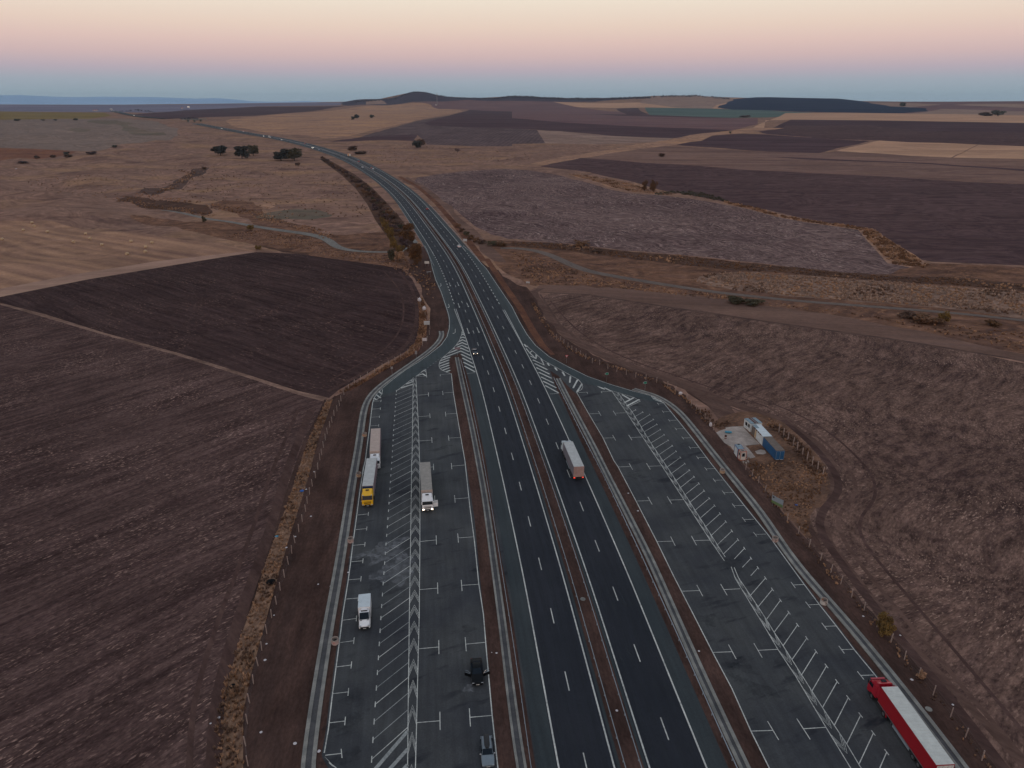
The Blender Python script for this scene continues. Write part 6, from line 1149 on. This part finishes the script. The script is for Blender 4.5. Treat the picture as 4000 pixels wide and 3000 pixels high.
tufts('tall_grass', 'thin dry grass line under the right fence', None, 1.3, .2, .6, ['dkgrass','straw','rust'], 8, .45, world=band(RF2[::2]+[RF2[-1]], [1,1,1.1,1.2,1.5,2,1.4,1.6,1.4,1.4,1.4]+[1.4]*20))
tufts('tall_grass', 'straw-coloured grass under the upper right fence', None, 1.8, .25, .7, ['straw','dkgrass','straw'], 9, .5, world=band([(2080,1180),(2110,1240),(2160,1310),(2230,1370),(2320,1410),(2450,1450),(2590,1500),(2690,1570),(2760,1650)], 1.8))
tufts('scrub', 'pale wind-combed scrub in the valley at the right', [(2900,1062),(3000,1072),(3500,1104),(4000,1142),(4500,1190),(4500,1290),(4000,1236),(3700,1200),(3300,1172),(2900,1138),(2700,1098),(2760,1072)], .30, .4, 1.2, ['pale','straw','pale','pale','dkgrass'], 10, 2.2, 6, cl=.06)
tufts('scrub', 'brown reed belt below the harvested field', [(2000,945),(2200,955),(2400,982),(2700,1004),(3000,1038),(3300,1067),(3490,1082),(3700,1084),(4000,1114),(4300,1150),(4300,1172),(4000,1132),(3500,1100),(3000,1064),(2700,1038),(2450,1008),(2200,975),(2000,962)], .20, .4, 1.1, ['dkgrass','rust','dkgrass','straw'], 11, 2.2, 6, cl=.05)
tufts('scrub', 'rough autumn scrub between the tracks', [(1990,985),(2090,1000),(2200,1040),(2350,1090),(2600,1125),(2800,1150),(3000,1180),(3400,1235),(4000,1300),(4000,1375),(3400,1240),(3000,1190),(2600,1146),(2300,1116),(2120,1110),(2040,1080)], .20, .3, .9, ['rust','straw','dkgrass','straw'], 12, 1.6, 6, cl=.05)
tufts('scrub', 'rough scrub along the stream left of the motorway', [(1560,1060),(1480,1030),(1300,1005),(1180,975),(1000,950),(880,920),(1000,900),(1200,925),(1330,985),(1480,995),(1560,1000),(1640,1040),(1700,1110),(1690,1180),(1640,1110)], .16, .25, .8, ['straw','rust','straw','dkgrass'], 13, 1.4, 6, cl=.05)
tufts('scrub', 'golden scrub ribbon between the two big fields', None, .3, .6, 1.6, ['straw','pale','rust'], 14, 2.4, 10, world=band([(2240,680),(2330,700),(2420,722),(2500,745),(2620,760)], [10,18,28,24,14]))
tufts('scrub', 'orange scrub ribbon round the end of the harvested field', None, .34, .6, 1.5, ['straw','rust','straw'], 15, 2.2, 10, world=band([(2830,790),(2920,810),(3050,845),(3180,868),(3290,882),(3385,898),(3440,945),(3500,990),(3545,1030),(3620,1040)], [6,9,8,9,9,10,13,17,18,12]))
tufts('scrub', 'dark green reed patch right of the poplars', None, .14, 1, 2.2, ['olive','green','olive'], 16, 2.4, 10, world=band([(2560,760),(2640,752),(2720,760),(2790,775),(2840,790)], [8,18,20,14,6]))
for sd, (bd, w_) in enumerate(((zA((1190,1000),(1300,1040),(1500,1070),(1750,1085)), [8,12,12,6]), (zA((980,1060),(1200,1095),(1400,1130),(1700,1180),(1850,1205)), [10,14,12,10,6]), (zA((1800,1105),(1900,1130),(2050,1150),(2212,1185))+zB((200,1240)), [8,14,16,12,6]), (zA((1400,1000),(1500,940),(1600,890),(1650,830),(1560,810)), [8,10,12,10,6]), (zB((0,1210),(200,1262),(400,1300),(560,1345),(640,1400)), [10,12,12,12,8]))):
    tufts('scrub', ['reeds in the upper gully of the pasture','brown scrub ribbon above the left track','scrub bank right of the gully','dark scrub up the gully towards the oaks','scrub bank above the bend of the left track'][sd], None, .10, .5, 1.4, ['dkgrass','straw','rust'], 30+sd, 2.0, 6, cl=.05, world=band(bd, w_))
tufts('rough_grass', 'dry grass tussocks across the left pasture', zA((1000,860),(1700,760),(2212,760))+zB((350,760),(700,860),(900,1020),(1000,1200),(600,1250),(200,1250))+zA((2000,1080),(1500,1020),(900,1050),(300,1000),(200,880)), .011, .3, .9, ['dkgrass','straw','dkgrass','rust'], 41, 2.2, 7, cl=.02)
tufts('rough_grass', 'dry grass tussocks right of the bend', zB((900,640),(1400,600),(2212,640))+zC((500,640),(200,700),(0,740))+zB((1900,760),(1300,790),(1000,720)), .006, .4, 1.0, ['dkgrass','straw','dkgrass'], 42, 2.6, 7, cl=.02)
def far_wood(name, label, pts_, n, hm, seed):
    rr = np.random.default_rng(seed); m_ = MB(); us = np.array([p[0] for p in pts_]); vs_ = np.array([p[1] for p in pts_])
    for i in range(n):
        u = rr.uniform(us[0], us[-1]); v = np.interp(u, us, vs_)+rr.uniform(0, 5); c = P(u, v); h = hm*rr.uniform(.5, 1.3); w = h*rr.uniform(.8, 1.6)
        for k in range(14):
            d = rr.normal(size=3); d /= np.linalg.norm(d); p = np.array([c.x, c.y, c.z+h*.5])+d*np.array([w*.5, w*.5, h*.5]); t1 = rr.normal(size=3); t1 /= np.linalg.norm(t1); t2 = np.cross(t1, d); t2 /= np.linalg.norm(t2)+1e-6; s = h*.28; m_.add([tuple(p+t1*s), tuple(p+t2*s), tuple(p-t1*s), tuple(p-t2*s)], [(0,1,2,3)])
    return tag(m_.build(name, L['far']), label, 'wood', None, 'stuff')
far_wood('distant_wood', 'dark line of wood along the middle skyline', [(1960,380),(2010,376),(2100,380),(2200,385),(2350,386),(2540,380)], 700, 6.5, 1)
far_wood('distant_wood', 'thin treeline on the tan hill crest', [(2550,376),(2640,374),(2730,374),(2850,385)], 150, 6, 2); far_wood('distant_wood', 'trees over the wooded cone hill and its shoulder', [(1380,396),(1500,388),(1545,383),(1600,362),(1630,358),(1660,360),(1710,373),(1780,382),(1960,384)], 420, 5, 3)
far_wood('distant_wood', 'dark hedge row on the slope above the bridge', [(705,464),(735,462),(775,466)], 70, 4, 4); far_wood('distant_wood', 'scattered hedges beside the far slope road', [(470,434),(540,430),(600,436)], 40, 4, 5)
# the streambed culvert beside the motorway
for q, nm in ((((1566,984),(1600,958),(1605,966),(1580,978),(1570,990)), 'culvert_apron'), (((1612,945),(1622,935),(1635,948),(1616,950)), 'culvert_wall')): sheet(nm, q, M['conc'], .12)
# poles by the distant road
for (u, v, h_) in ((953,496,9),(879,502,7),(758,486,8)):
    c = P(u, v); k = 1/ppm(c); T_ = thing('utility_pole', {953: 'thin pole beside the road, rightmost of the distant three', 879: 'thin pole beside the road, middle of the distant three', 758: 'pale pole just below the bridge'}[u], 'pole', tuple(c)); m_ = MB(); m_.cyl((0,0,0), (0,0,h_*k), .16, n=6); m_.build('pole', K['sign_back'], T_); m_ = MB(); m_.box((0, 0, h_*k*.95), (1.6, .12, .12)); m_.build('cross_arm', K['wood'], T_)

# ------------------------------------------------------------------ haze: even pale air in one closed box
me = bpy.data.meshes.new('haze'); hb = MB(); hb.box((0, 0, 70), (34400, 34400, 350)); ho = None
t = bpy.data.materials.new('haze_air'); t.use_nodes = True; t.node_tree.nodes.clear(); o_ = t.node_tree.nodes.new('ShaderNodeOutputMaterial'); pv = t.node_tree.nodes.new('ShaderNodeVolumePrincipled')
pv.inputs['Color'].default_value = (.60, .82, 1.0, 1); pv.inputs['Density'].default_value = 2.7e-5; pv.inputs['Anisotropy'].default_value = .0; t.node_tree.links.new(pv.outputs[0], o_.inputs['Volume'])
ho = hb.build('haze', t); tag(ho, kind='stuff')
